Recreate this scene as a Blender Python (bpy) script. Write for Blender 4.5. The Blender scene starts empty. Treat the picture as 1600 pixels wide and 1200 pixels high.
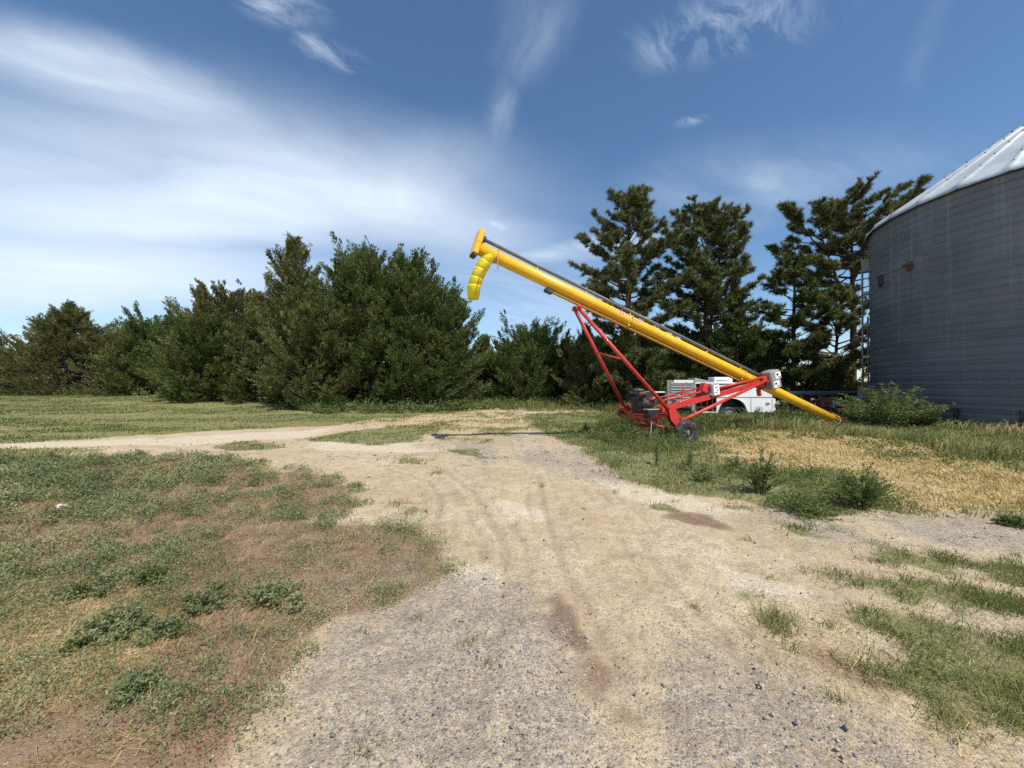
import bpy, bmesh, math
import numpy as np
from mathutils import Vector, Matrix

R_ = math.radians
scene = bpy.context.scene
COL = scene.collection

# ------------------------------------------------------------------ camera
CAM_H = 1.6
FPX = 600.0          # focal length in pixels of the 1600 px wide photo
HOR = 604.0          # row of the horizon
cam_d = bpy.data.cameras.new("camera")
cam_d.sensor_width = 36.0
cam_d.lens = 36.0 * FPX / 1600.0
cam_d.clip_start = 0.05
cam_d.clip_end = 6000.0
cam = bpy.data.objects.new("camera", cam_d)
COL.objects.link(cam)
cam.location = (0, 0, CAM_H)
cam.rotation_euler = (R_(90) + math.atan((HOR - 600.0) / FPX), 0, 0)
scene.camera = cam

# ------------------------------------------------------------------ light
SUN_EL = R_(56.0)
SUN_AZ = math.atan2(0.48, -0.877)      # clockwise from +Y
sun_dir = Vector((math.cos(SUN_EL) * math.sin(SUN_AZ), math.cos(SUN_EL) * math.cos(SUN_AZ), math.sin(SUN_EL)))
sun_d = bpy.data.lights.new("sun", 'SUN')
sun_d.energy = 4.2
sun_d.angle = R_(0.5)
sun_d.color = (1.0, 0.95, 0.86)
sun = bpy.data.objects.new("sun", sun_d)
COL.objects.link(sun)
sun.location = (20, -40, 60)
sun.rotation_euler = (-sun_dir).to_track_quat('-Z', 'Y').to_euler()

scene.view_settings.view_transform = 'Standard'
scene.view_settings.look = 'None'
scene.view_settings.exposure = 0.35
scene.view_settings.gamma = 1.0
scene.render.engine = 'CYCLES'
scene.cycles.max_bounces = 6
scene.cycles.diffuse_bounces = 3
scene.cycles.glossy_bounces = 2
scene.cycles.transmission_bounces = 3
scene.cycles.use_denoising = False

# ------------------------------------------------------------------ world: Nishita sky + cirrus
SKY_STRENGTH = 0.10
world = bpy.data.worlds.new("World")
scene.world = world
world.use_nodes = True
wn = world.node_tree
wn.nodes.clear()


def wnode(t, **kw):
    n = wn.nodes.new(t)
    for k, v in kw.items():
        setattr(n, k, v)
    return n


def wmath(op, a, b=None, c=None, clamp=False):
    n = wnode('ShaderNodeMath', operation=op)
    n.use_clamp = clamp
    for i, v in enumerate((a, b, c)):
        if v is None:
            continue
        if isinstance(v, (int, float)):
            n.inputs[i].default_value = v
        else:
            wn.links.new(v, n.inputs[i])
    return n.outputs[0]


sky = wnode('ShaderNodeTexSky', sky_type='NISHITA')
sky.sun_disc = False
sky.sun_elevation = SUN_EL
sky.sun_rotation = SUN_AZ
sky.altitude = 600
sky.air_density = 1.0
sky.dust_density = 0.7
sky.ozone_density = 1.8
hsv = wnode('ShaderNodeHueSaturation')
hsv.inputs['Hue'].default_value = 0.498
hsv.inputs['Saturation'].default_value = 1.13
hsv.inputs['Value'].default_value = 1.18
wn.links.new(sky.outputs[0], hsv.inputs['Color'])

tc = wnode('ShaderNodeTexCoord')
nrm = wnode('ShaderNodeVectorMath', operation='NORMALIZE')
wn.links.new(tc.outputs['Generated'], nrm.inputs[0])
sep = wnode('ShaderNodeSeparateXYZ')
wn.links.new(nrm.outputs[0], sep.inputs[0])
zc = wmath('ADD', wmath('MAXIMUM', sep.outputs[2], 0.0), 0.2)
comb = wnode('ShaderNodeCombineXYZ')
wn.links.new(wmath('DIVIDE', sep.outputs[0], zc), comb.inputs[0])
wn.links.new(wmath('DIVIDE', sep.outputs[1], zc), comb.inputs[1])
Q0 = comb.outputs[0]         # position on the cloud layer
wa = wnode('ShaderNodeTexNoise')
wa.inputs['Scale'].default_value = 2.6
wa.inputs['Detail'].default_value = 5
wn.links.new(Q0, wa.inputs['Vector'])
wsub = wnode('ShaderNodeVectorMath', operation='SUBTRACT')
wn.links.new(wa.outputs['Color'], wsub.inputs[0])
wsub.inputs[1].default_value = (0.5, 0.5, 0.5)
wsc = wnode('ShaderNodeVectorMath', operation='SCALE')
wn.links.new(wsub.outputs[0], wsc.inputs[0])
wsc.inputs['Scale'].default_value = 0.22
wadd = wnode('ShaderNodeVectorMath', operation='ADD')
wn.links.new(Q0, wadd.inputs[0])
wn.links.new(wsc.outputs[0], wadd.inputs[1])
Q = wadd.outputs[0]          # the same, stirred so no cloud has a drawn outline


def q_of(px, py):
    u, w = (px - 800) / FPX, (HOR - py) / FPX
    L = math.sqrt(u * u + 1 + w * w)
    z = w / L + 0.2
    return np.array((u / L / z, 1 / L / z))


def mapped(loc, rot, scale):
    # (q - loc) rotated by -rot, then scaled
    n = wnode('ShaderNodeMapping', vector_type='TEXTURE')
    n.inputs['Location'].default_value = (loc[0], loc[1], 0)
    n.inputs['Rotation'].default_value = (0, 0, rot)
    n.inputs['Scale'].default_value = (scale[0], scale[1], 1)
    wn.links.new(Q, n.inputs['Vector'])
    return n.outputs[0]


def blob(c, a, b, lo=1.0, hi=0.2):
    """soft ellipse on the cloud layer: centre c, axis ends a and b"""
    qc, qa, qb = q_of(*c), q_of(*a), q_of(*b)
    va, vb = qa - qc, qb - qc
    ra = np.hypot(*va)
    rot = math.atan2(va[1], va[0])
    perp = np.array((-va[1], va[0])) / ra
    rb = max(abs(float(vb @ perp)), 0.02)
    v = mapped(qc, rot, (ra, rb))
    ln = wnode('ShaderNodeVectorMath', operation='LENGTH')
    wn.links.new(v, ln.inputs[0])
    mr = wnode('ShaderNodeMapRange', interpolation_type='SMOOTHSTEP')
    mr.inputs['From Min'].default_value = lo
    mr.inputs['From Max'].default_value = hi
    wn.links.new(ln.outputs['Value'], mr.inputs['Value'])
    return mr.outputs[0]


def noise(vec, scale, detail=6, rough=0.55, dist=0.0, lo=0.3, hi=0.7):
    n = wnode('ShaderNodeTexNoise')
    n.inputs['Scale'].default_value = scale
    n.inputs['Detail'].default_value = detail
    n.inputs['Roughness'].default_value = rough
    n.inputs['Distortion'].default_value = dist
    wn.links.new(vec, n.inputs['Vector'])
    mr = wnode('ShaderNodeMapRange')
    mr.inputs['From Min'].default_value = lo
    mr.inputs['From Max'].default_value = hi
    wn.links.new(n.outputs[0], mr.inputs['Value'])
    return mr.outputs[0]


streak = noise(mapped((0.3, 0.1), R_(28), (2.4, 0.6)), 2.6, 10, 0.66, 0.5, 0.25, 0.72)
soft = noise(mapped((3.0, 1.0), R_(15), (1.6, 1.0)), 1.1, 4, 0.5, 0.3, 0.2, 0.75)
wisp = noise(mapped((1.2, 5.0), R_(40), (1.5, 0.45)), 6.5, 9, 0.68, 0.45, 0.42, 0.80)
wisp2 = noise(mapped((7.2, 2.0), R_(-75), (1.6, 0.35)), 4.5, 9, 0.64, 0.3, 0.40, 0.80)

# the broad veil on the left
veil = wmath('MAXIMUM', blob((300, 330), (-420, 420), (420, 110), 1.05, 0.1), blob((120, 430), (-600, 470), (640, 330), 1.3, 0.0))
veil = wmath('MAXIMUM', veil, wmath('MULTIPLY', blob((540, 300), (900, 400), (470, 120), 1.15, 0.0), 0.95))
veil = wmath('MULTIPLY', veil, wmath('ADD', wmath('MULTIPLY', streak, 0.26), wmath('ADD', wmath('MULTIPLY', soft, 0.14), 0.60)))
veil = wmath('MAXIMUM', veil, wmath('MULTIPLY', blob((60, 270), (-600, 330), (420, 90), 1.2, 0.0), wmath('ADD', wmath('MULTIPLY', streak, 0.35), 0.42)))
# upper left thin sheet
thin = wmath('MULTIPLY', blob((130, 110), (-300, 10), (380, 110), 1.2, 0.1), wmath('MULTIPLY', wmath('ADD', streak, 0.40), 0.44))
# low band by the horizon in the middle and the right
low = wmath('MULTIPLY', blob((820, 470), (500, 440), (930, 380), 1.3, 0.1), wmath('MULTIPLY', streak, 0.42))
low2 = wmath('MULTIPLY', blob((950, 385), (760, 420), (1000, 355), 1.2, 0.1), wmath('MULTIPLY', streak, 0.55))
haze_r = wmath('MULTIPLY', blob((1180, 290), (900, 330), (1240, 190), 1.2, 0.0), wmath('MULTIPLY', streak, 0.30))
# small wisps
ws = None
for (c, a, b, k) in [((450, 22), (360, -5), (480, 70), 0.85), ((530, 95), (470, 80), (560, 125), 0.85),
                     ((1130, 55), (960, 78), (1150, 110), 0.75), ((1150, 88), (1100, 92), (1160, 104), 0.6),
                     ((1077, 204), (1050, 210), (1080, 214), 0.75), ((1310, 42), (1285, 56), (1318, 52), 0.35),
                     ((770, 345), (745, 352), (775, 355), 0.45)]:
    m = wmath('MULTIPLY', blob(c, a, b, 1.25, 0.0), wmath('MULTIPLY', wisp, k))
    ws = m if ws is None else wmath('MAXIMUM', ws, m)
for (c, a, b, k) in [((830, 45), (850, -60), (885, 70), 0.20), ((778, 175), (790, 90), (805, 190), 0.22),
                     ((1180, 300), (1185, 250), (1210, 300), 0.22), ((1450, 60), (1490, -40), (1470, 80), 0.08),
                     ((640, 300), (760, 200), (680, 340), 0.12)]:
    m = wmath('MULTIPLY', blob(c, a, b, 1.4, 0.0), wmath('MULTIPLY', wmath('ADD', wisp2, 0.35), k))
    ws = wmath('MAXIMUM', ws, m)
alpha = wmath('ADD', veil, wmath('ADD', thin, wmath('ADD', low, wmath('ADD', low2, wmath('ADD', haze_r, ws)))))
alpha = wmath('MINIMUM', alpha, 0.93, clamp=True)
mixc = wnode('ShaderNodeMix', data_type='RGBA')
wn.links.new(alpha, mixc.inputs[0])
wn.links.new(hsv.outputs[0], mixc.inputs[6])
mixc.inputs[7].default_value = (0.72 / SKY_STRENGTH, 0.81 / SKY_STRENGTH, 0.91 / SKY_STRENGTH, 1)
bg = wnode('ShaderNodeBackground')
bg.inputs['Strength'].default_value = SKY_STRENGTH
wn.links.new(mixc.outputs[2], bg.inputs['Color'])
wo = wnode('ShaderNodeOutputWorld')
wn.links.new(bg.outputs[0], wo.inputs['Surface'])


# ------------------------------------------------------------------ numpy noise
def _hash(ix, iy, seed):
    h = (ix.astype(np.int64) * 374761393 + iy.astype(np.int64) * 668265263 + seed * 982451653) & 0xFFFFFFFF
    h = ((h ^ (h >> 13)) * 1274126177) & 0xFFFFFFFF
    h = h ^ (h >> 16)
    return (h & 0xFFFFFF) / float(0xFFFFFF)


def vnoise(x, y, seed=0):
    x, y = np.asarray(x, float), np.asarray(y, float)
    ix, iy = np.floor(x), np.floor(y)
    fx, fy = x - ix, y - iy
    fx, fy = fx * fx * (3 - 2 * fx), fy * fy * (3 - 2 * fy)
    a, b = _hash(ix, iy, seed), _hash(ix + 1, iy, seed)
    c, d = _hash(ix, iy + 1, seed), _hash(ix + 1, iy + 1, seed)
    return (a * (1 - fx) + b * fx) * (1 - fy) + (c * (1 - fx) + d * fx) * fy


def fbm(x, y, scale=1.0, seed=0, octv=4, gain=0.5):
    s, amp, tot = 0.0, 1.0, 0.0
    for o in range(octv):
        s = s + amp * vnoise(np.asarray(x) * scale * 2 ** o + 17.3 * o, np.asarray(y) * scale * 2 ** o - 9.1 * o, seed + o * 7)
        tot += amp
        amp *= gain
    return s / tot


def sstep(a, b, x):
    t = np.clip((np.asarray(x, float) - a) / (b - a), 0, 1)
    return t * t * (3 - 2 * t)


def terr(x, y):
    """height of the land"""
    x, y = np.asarray(x, float), np.asarray(y, float)
    hill = 0.85 * sstep(16, 40, y) * sstep(-4, -17, x)
    rut = (fbm(x, y, 0.45, 3, 3) - 0.5) * 0.10 + (fbm(x, y, 3.0, 5, 2) - 0.5) * 0.022
    rut = rut * sstep(60, 20, y)
    bank = 0.10 * sstep(2.5, 5.0, x - 0.1 * y) * sstep(30, 8, y) * sstep(5.5, 8, y)
    return hill + rut + bank


# ------------------------------------------------------------------ land map: outlines on the ground, in metres
def G(px, py, h=0.0):
    d = (CAM_H - h) * FPX / max(py - HOR, 0.5)
    return ((px - 800) / FPX * d, d)


def poly(*pts):
    return np.array([G(*p) for p in pts])


def sdist(P, x, y):
    """signed distance to a polygon, positive inside"""
    d2 = np.full(x.shape, 1e9)
    inside = np.zeros(x.shape, bool)
    n = len(P)
    for i in range(n):
        ax, ay = P[i]
        bx, by = P[(i + 1) % n]
        ex, ey = bx - ax, by - ay
        t = np.clip(((x - ax) * ex + (y - ay) * ey) / (ex * ex + ey * ey + 1e-9), 0, 1)
        d2 = np.minimum(d2, (x - ax - t * ex) ** 2 + (y - ay - t * ey) ** 2)
        c = ((ay > y) != (by > y)) & (x < (bx - ax) * (y - ay) / (by - ay + 1e-12) + ax)
        inside ^= c
    d = np.sqrt(d2)
    return np.where(inside, d, -d)


def ldist(P, x, y):
    d2 = np.full(x.shape, 1e9)
    for i in range(len(P) - 1):
        ax, ay = P[i]
        bx, by = P[i + 1]
        ex, ey = bx - ax, by - ay
        t = np.clip(((x - ax) * ex + (y - ay) * ey) / (ex * ex + ey * ey + 1e-9), 0, 1)
        d2 = np.minimum(d2, (x - ax - t * ex) ** 2 + (y - ay - t * ey) ** 2)
    return np.sqrt(d2)


FAR_LAWN = poly((-700, 618), (0, 618), (250, 618), (430, 638), (560, 646), (700, 640), (742, 641), (690, 647), (600, 655), (530, 664),
                (470, 668), (380, 672), (250, 681), (130, 687), (0, 692), (-700, 705))
LEFT_WEEDS = poly((-900, 722), (0, 716), (120, 712), (250, 715), (330, 720), (390, 722), (400, 738), (470, 738), (545, 757), (575, 790), (545, 806),
                  (480, 812), (560, 815), (650, 818), (690, 850), (700, 900), (620, 940), (520, 960), (470, 1010), (410, 1100), (350, 1210), (200, 1500), (-900, 1500))
LEFT_DENSE = poly((-900, 725), (0, 718), (250, 718), (390, 726), (470, 740), (548, 760), (560, 790), (470, 800), (400, 790), (380, 840), (300, 830), (230, 850),
                  (100, 900), (0, 940), (-900, 960))
LEFT_STRAW = poly((-400, 930), (60, 920), (220, 900), (330, 960), (240, 1040), (120, 1100), (-400, 1200))
LEFT_RED = poly((330, 850), (480, 830), (600, 860), (560, 930), (470, 960), (420, 1050), (330, 1080), (240, 1010), (300, 940))
ISLES = [poly((-200, 701), (0, 700), (60, 700), (150, 700), (165, 704), (100, 708), (0, 712), (-200, 715)),
         poly((335, 698), (380, 690), (440, 694), (455, 701), (400, 706), (350, 704)),
         poly((470, 690), (520, 676), (600, 668), (680, 664), (690, 672), (650, 690), (600, 697), (540, 693)),
         poly((605, 718), (630, 714), (660, 717), (655, 723), (620, 725)),
         poly((665, 741), (690, 734), (690, 740)), poly((620, 785), (660, 780), (668, 800), (640, 803)),
         poly((690, 704), (740, 700), (772, 716), (750, 718), (720, 712)), poly((520, 757), (570, 752), (565, 768), (530, 772)),
         poly((560, 815), (620, 808), (668, 818), (690, 850), (655, 848), (610, 828)),
         poly((1020, 786), (1045, 784), (1050, 796), (1025, 797)), poly((1135, 790), (1165, 789), (1165, 796), (1140, 797)),
         poly((1245, 822), (1280, 822), (1285, 832), (1250, 832)), poly((1560, 806), (1700, 800), (1700, 828), (1580, 826))]
RIGHT_GRASS = poly((815, 648), (960, 641), (1100, 648), (1250, 650), (1600, 690), (2300, 720), (2300, 830), (1600, 806), (1450, 805), (1370, 800), (1300, 806), (1240, 803),
                   (1150, 782), (1050, 766), (970, 745), (940, 722), (880, 690), (830, 668))
RIGHT_STRAW = poly((1095, 676), (1180, 668), (1300, 676), (1420, 690), (1500, 715), (1600, 745), (2300, 790), (2300, 826), (1600, 802), (1420, 796), (1385, 762), (1300, 742),
                   (1200, 738), (1140, 722))
RIGHT_TALL = poly((1085, 664), (1180, 655), (1300, 650), (1450, 660), (1600, 688), (2200, 720), (2200, 775), (1600, 752), (1520, 728), (1430, 697), (1300, 684), (1180, 676))
ROAD_EDGE_GREEN = poly((930, 722), (1000, 715), (1080, 730), (1160, 742), (1290, 752), (1390, 765), (1390, 796), (1300, 806), (1240, 803), (1150, 782), (1050, 766), (970, 745))
LOW_RIGHT = [poly((1215, 884), (1270, 880), (1330, 895), (1400, 902), (1480, 912), (1530, 930), (1600, 945), (2000, 1010), (2000, 1060), (1600, 968), (1540, 958), (1440, 944), (1380, 930),
                  (1310, 918), (1250, 905)),
             poly((1275, 936), (1340, 940), (1440, 966), (1520, 985), (1600, 1000), (2000, 1060), (2000, 1300), (1600, 1150), (1570, 1100), (1480, 1112), (1420, 1075), (1365, 1045),
                  (1370, 1020), (1420, 1000), (1350, 975), (1320, 960)),
             poly((1355, 866), (1400, 858), (1420, 868), (1400, 882), (1370, 880)), poly((1420, 880), (1470, 868), (1510, 878), (1480, 888)),
             poly((1510, 884), (1560, 880), (1600, 895), (1700, 920), (1600, 915), (1540, 898)),
             poly((1140, 930), (1165, 925), (1190, 938), (1150, 940)), poly((1190, 955), (1240, 955), (1245, 975), (1205, 975))]
SPARSE_RIGHT = poly((1150, 950), (1290, 940), (1400, 1000), (1360, 1050), (1480, 1120), (1600, 1160), (1600, 1230), (1400, 1140), (1290, 1070), (1200, 1010))
FAR_SPARSE = poly((540, 660), (600, 650), (700, 642), (815, 645), (835, 668), (770, 694), (700, 688), (640, 672))
DARKEARTH = [poly((845, 905), (885, 925), (935, 1000), (1000, 1090), (1060, 1180), (1000, 1180), (930, 1090), (865, 990)),
             poly((1030, 805), (1090, 800), (1150, 815), (1130, 825), (1060, 820)), poly((1280, 1010), (1350, 1040), (1420, 1080), (1380, 1090), (1300, 1050))]
GRAVEL = [poly((430, 1210), (480, 1080), (560, 980), (640, 930), (700, 880), (800, 920), (860, 1000), (900, 1100), (920, 1210)),
          poly((700, 700), (760, 680), (860, 684), (930, 715), (960, 745), (900, 740), (820, 730), (760, 722)),
          poly((1180, 800), (1320, 808), (1600, 815), (1900, 830), (1900, 900), (1600, 860), (1400, 850), (1250, 835)),
          poly((960, 1090), (1080, 1020), (1250, 1060), (1400, 1150), (1500, 1240), (900, 1300)),
          poly((1500, 955), (1600, 975), (1800, 1010), (1800, 1040), (1600, 995), (1520, 975)),
          poly((380, 735), (430, 733), (440, 744), (400, 750)), poly((395, 800), (430, 800), (430, 840), (400, 830)),
          poly((560, 880), (640, 860), (720, 930), (640, 990), (560, 950))]
WHITE_SAND = [poly((740, 780), (800, 775), (860, 800), (850, 815), (790, 800)), poly((800, 645), (840, 643), (845, 650), (800, 652)),
              poly((700, 890), (760, 880), (800, 920), (740, 930)), poly((470, 690), (620, 690), (700, 705), (640, 712), (500, 706)),
              poly((0, 690), (250, 686), (480, 672), (520, 668), (480, 682), (300, 695), (0, 700)),
              poly((930, 745), (1050, 770), (1180, 800), (1100, 802), (980, 775)), poly((1100, 870), (1230, 900), (1330, 930), (1250, 950), (1130, 910))]
# wheel tracks along the drive
AUGER_WEEDS = poly((925, 676), (990, 656), (1100, 655), (1240, 655), (1240, 668), (1100, 684), (1070, 712), (985, 712), (940, 692))
TRACKS = [np.array([G(*p) for p in [(720, 1300), (740, 1100), (790, 950), (790, 850), (740, 770), (690, 730), (560, 706), (300, 694), (0, 700)]]),
          np.array([G(*p) for p in [(1130, 1300), (1020, 1120), (930, 980), (880, 880), (850, 790), (840, 740), (800, 700), (790, 660), (800, 640)]]),
          np.array([G(*p) for p in [(680, 830), (690, 780), (670, 750), (600, 728), (450, 712), (300, 706), (0, 708)]]),
          np.array([G(*p) for p in [(1330, 1230), (1180, 1050), (1040, 900), (980, 810), (930, 760)]])]


def land(x, y):
    x, y = np.asarray(x, float), np.asarray(y, float)
    n1 = fbm(x, y, 0.9, 11, 4) - 0.5
    n2 = fbm(x, y, 3.5, 21, 4) - 0.5
    n3 = fbm(x, y, 0.35, 31, 3) - 0.5
    jit = n1 * 0.9 * np.clip(y / 9, 0.45, 2.2) + n2 * 0.45 * np.clip(y / 9, 0.5, 1.5)
    o = {}
    e = np.clip(y / 30, 0.12, 0.8)

    def m(P, k=1.0, w=1.0):
        return sstep(-1, 1, (sdist(P, x, y) + jit * k) / (e * w))

    o['lawn'] = m(FAR_LAWN, 0.7)
    o['weed'] = m(LEFT_WEEDS, 0.5)
    o['dense'] = m(LEFT_DENSE, 0.8)
    o['lstraw'] = m(LEFT_STRAW, 0.8, 2)
    o['red'] = m(LEFT_RED, 0.8, 2.5)
    isl = np.zeros(x.shape)
    for P in ISLES:
        isl = np.maximum(isl, sstep(-1, 1, (sdist(P, x, y) + n2 * 0.7) / 0.2))
    o['isle'] = isl
    o['rgrass'] = m(RIGHT_GRASS, 0.35)
    o['rstraw'] = m(RIGHT_STRAW, 0.9, 1.5)
    o['rtall'] = m(RIGHT_TALL, 0.7)
    o['redge'] = m(ROAD_EDGE_GREEN, 0.7)
    o['augw'] = m(AUGER_WEEDS, 0.6)
    lr = np.zeros(x.shape)
    for P in LOW_RIGHT:
        lr = np.maximum(lr, sstep(-1, 1, (sdist(P, x, y) + n2 * 0.55 + n1 * 0.25) / 0.14))
    o['low'] = lr
    o['sparse'] = m(SPARSE_RIGHT, 0.6)
    o['fsparse'] = m(FAR_SPARSE, 0.8)
    gr = np.zeros(x.shape)
    for P in GRAVEL:
        gr = np.maximum(gr, m(P, 1.3, 4.5))
    o['gravel'] = gr * (0.25 + 0.75 * sstep(0.36, 0.60, fbm(x * 1.7, y * 0.45, 1.0, 93, 4)))
    de = np.zeros(x.shape)
    for P in DARKEARTH:
        de = np.maximum(de, sstep(-1, 1, (sdist(P, x, y) + n2 * 0.5) / 0.3))
    o['dark'] = de
    wsn = np.zeros(x.shape)
    for P in WHITE_SAND:
        wsn = np.maximum(wsn, m(P, 0.9, 1.5))
    o['white'] = wsn
    tr = np.zeros(x.shape)
    for P in TRACKS:
        dl = ldist(P, x, y) + n2 * 0.05
        tr = np.maximum(tr, sstep(0.34, 0.12, dl + n2 * 0.2) * (0.45 + 0.55 * np.cos(dl * 30.0) * sstep(14, 6, y)) * sstep(0.38, 0.62, fbm(x, y, 0.7, 91, 3) + 0.12))
    o['track'] = tr
    o['field'] = sstep(42, 60, y)
    o['under'] = sstep(0.0, 3.0, y - tree_front(x)) * (1 - o['field'])
    o['n1'], o['n2'], o['n3'] = n1, n2, n3
    return o


# the front edge of the shelter belt
TF = np.array([(-80, 36), (-48, 36), (-30, 35), (-17, 29), (-14, 25.0), (-11, 22.5), (-7, 23), (-3, 26), (2, 29), (6, 27), (9, 21), (14, 20), (20, 21), (60, 24)], float)


def tree_front(x):
    return np.interp(x, TF[:, 0], TF[:, 1])


# ------------------------------------------------------------------ object helpers
def link(o, parent=None):
    COL.objects.link(o)
    if parent is not None:
        o.parent = parent
    return o


def tag(o, label=None, cat=None, group=None, kind=None):
    if label:
        o['label'] = label
    if cat:
        o['category'] = cat
    if group:
        o['group'] = group
    if kind:
        o['kind'] = kind
    return o


def empty(name, loc=(0, 0, 0), rz=0.0):
    o = bpy.data.objects.new(name, None)
    o.empty_display_size = 0.3
    COL.objects.link(o)
    o.location = loc
    o.rotation_euler = (0, 0, rz)
    return o


def np_mesh(name, V, F, mat, parent=None, attrs=None, smooth=False):
    """V (n,3); F (m,k) with constant k"""
    V = np.ascontiguousarray(V, np.float32)
    F = np.ascontiguousarray(F, np.int32)
    me = bpy.data.meshes.new(name)
    me.vertices.add(len(V))
    me.vertices.foreach_set('co', V.ravel())
    k = F.shape[1]
    me.loops.add(F.size)
    me.loops.foreach_set('vertex_index', F.ravel())
    me.polygons.add(len(F))
    me.polygons.foreach_set('loop_start', np.arange(0, F.size, k, dtype=np.int32))
    if smooth:
        me.polygons.foreach_set('use_smooth', np.ones(len(F), bool))
    me.update(calc_edges=True)
    for kx, a in (attrs or {}).items():
        at = me.attributes.new(kx, 'FLOAT', 'POINT')
        at.data.foreach_set('value', np.ascontiguousarray(a, np.float32))
    me.materials.append(mat)
    o = bpy.data.objects.new(name, me)
    return link(o, parent)


class MB:
    """collects solids and links them as ONE mesh object"""

    def __init__(self):
        self.bm = bmesh.new()

    def box(self, c, size, rot=None, bev=0.01):
        t = bmesh.new()
        bmesh.ops.create_cube(t, size=1.0)
        bmesh.ops.scale(t, vec=Vector(size), verts=t.verts)
        if bev > 0:
            bmesh.ops.bevel(t, geom=t.edges[:], offset=min(bev, min(size) * 0.45), segments=1, affect='EDGES', profile=0.5)
        M = Matrix.Translation(Vector(c)) @ (rot.to_4x4() if rot is not None else Matrix.Identity(4))
        return self._merge(t, M)

    def _merge(self, t, M):
        vs = [self.bm.verts.new(M @ v.co) for v in t.verts]
        t.verts.index_update()
        for f in t.faces:
            try:
                nf = self.bm.faces.new([vs[v.index] for v in f.verts])
                nf.smooth = f.smooth
            except ValueError:
                pass
        t.free()
        return self

    def bar(self, a, b, w, h, up=(0, 0, 1), bev=0.006):
        a, b = Vector(a), Vector(b)
        z = (b - a).normalized()
        x = Vector(up).cross(z)
        x = x.normalized() if x.length > 1e-5 else Vector((1, 0, 0))
        y = z.cross(x)
        rot = Matrix((x, y, z)).transposed()
        return self.box((a + b) / 2, (w, h, (b - a).length), rot, bev)

    def tube(self, pts, rad, n=12, caps=True, smooth=True):
        pts = [Vector(p) for p in pts]
        if not hasattr(rad, '__len__'):
            rad = [rad] * len(pts)
        rings = []
        prevx = None
        for i, p in enumerate(pts):
            d = (pts[min(i + 1, len(pts) - 1)] - pts[max(i - 1, 0)])
            if d.length < 1e-6:
                d = pts[-1] - pts[0]
            d.normalize()
            if prevx is None:
                x = d.orthogonal().normalized()
            else:
                x = prevx - d * prevx.dot(d)
                x = x.normalized() if x.length > 1e-5 else d.orthogonal().normalized()
            prevx = x
            y = d.cross(x)
            rings.append([self.bm.verts.new(p + (x * math.cos(2 * math.pi * k / n) + y * math.sin(2 * math.pi * k / n)) * rad[i]) for k in range(n)])
        for i in range(len(rings) - 1):
            for k in range(n):
                f = self.bm.faces.new((rings[i][k], rings[i][(k + 1) % n], rings[i + 1][(k + 1) % n], rings[i + 1][k]))
                f.smooth = smooth
        if caps:
            self.bm.faces.new(list(reversed(rings[0])))
            self.bm.faces.new(rings[-1])
        return self

    def lathe(self, prof, o, axis, n=32, smooth=True, closed=False):
        """prof: list of (distance along axis, radius)"""
        o, ax = Vector(o), Vector(axis).normalized()
        x = ax.orthogonal().normalized()
        y = ax.cross(x)
        rings = []
        for (t, r) in prof:
            rings.append([self.bm.verts.new(o + ax * t + (x * math.cos(2 * math.pi * k / n) + y * math.sin(2 * math.pi * k / n)) * max(r, 1e-4)) for k in range(n)])
        m = len(rings)
        for i in range(m if closed else m - 1):
            a, b = rings[i], rings[(i + 1) % m]
            for k in range(n):
                f = self.bm.faces.new((a[k], a[(k + 1) % n], b[(k + 1) % n], b[k]))
                f.smooth = smooth
        return self

    def face(self, pts):
        self.bm.faces.new([self.bm.verts.new(Vector(p)) for p in pts])
        return self

    def prism(self, pts, off):
        """flat outline pushed along off"""
        off = Vector(off)
        a = [self.bm.verts.new(Vector(p)) for p in pts]
        b = [self.bm.verts.new(Vector(p) + off) for p in pts]
        n = len(a)
        self.bm.faces.new(list(reversed(a)))
        self.bm.faces.new(b)
        for i in range(n):
            self.bm.faces.new((a[i], a[(i + 1) % n], b[(i + 1) % n], b[i]))
        return self

    def build(self, name, mat, parent=None, keep=False):
        bmesh.ops.recalc_face_normals(self.bm, faces=self.bm.faces[:])
        me = bpy.data.meshes.new(name)
        self.bm.to_mesh(me)
        self.bm.free()
        me.materials.append(mat)
        o = bpy.data.objects.new(name, me)
        return link(o, parent)


# ------------------------------------------------------------------ materials
def new_mat(name):
    m = bpy.data.materials.new(name)
    m.use_nodes = True
    nt = m.node_tree
    b = nt.nodes['Principled BSDF']
    return m, nt, b


def nd(nt, t, ins=None, **kw):
    n = nt.nodes.new(t)
    for k, v in kw.items():
        setattr(n, k, v)
    for k, v in (ins or {}).items():
        if hasattr(v, 'is_linked') or isinstance(v, bpy.types.NodeSocket):
            nt.links.new(v, n.inputs[k])
        else:
            n.inputs[k].default_value = v
    return n


def mixc_(nt, f, a, b, blend='MIX'):
    n = nt.nodes.new('ShaderNodeMix')
    n.data_type = 'RGBA'
    n.blend_type = blend
    for i, v in ((0, f), (6, a), (7, b)):
        if isinstance(v, bpy.types.NodeSocket):
            nt.links.new(v, n.inputs[i])
        elif isinstance(v, (int, float)):
            n.inputs[i].default_value = v
        else:
            n.inputs[i].default_value = (v[0], v[1], v[2], 1)
    return n.outputs[2]


def math_(nt, op, a, b=0.0, clamp=False):
    n = nt.nodes.new('ShaderNodeMath')
    n.operation = op
    n.use_clamp = clamp
    for i, v in ((0, a), (1, b)):
        if isinstance(v, bpy.types.NodeSocket):
            nt.links.new(v, n.inputs[i])
        else:
            n.inputs[i].default_value = v
    return n.outputs[0]


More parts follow.
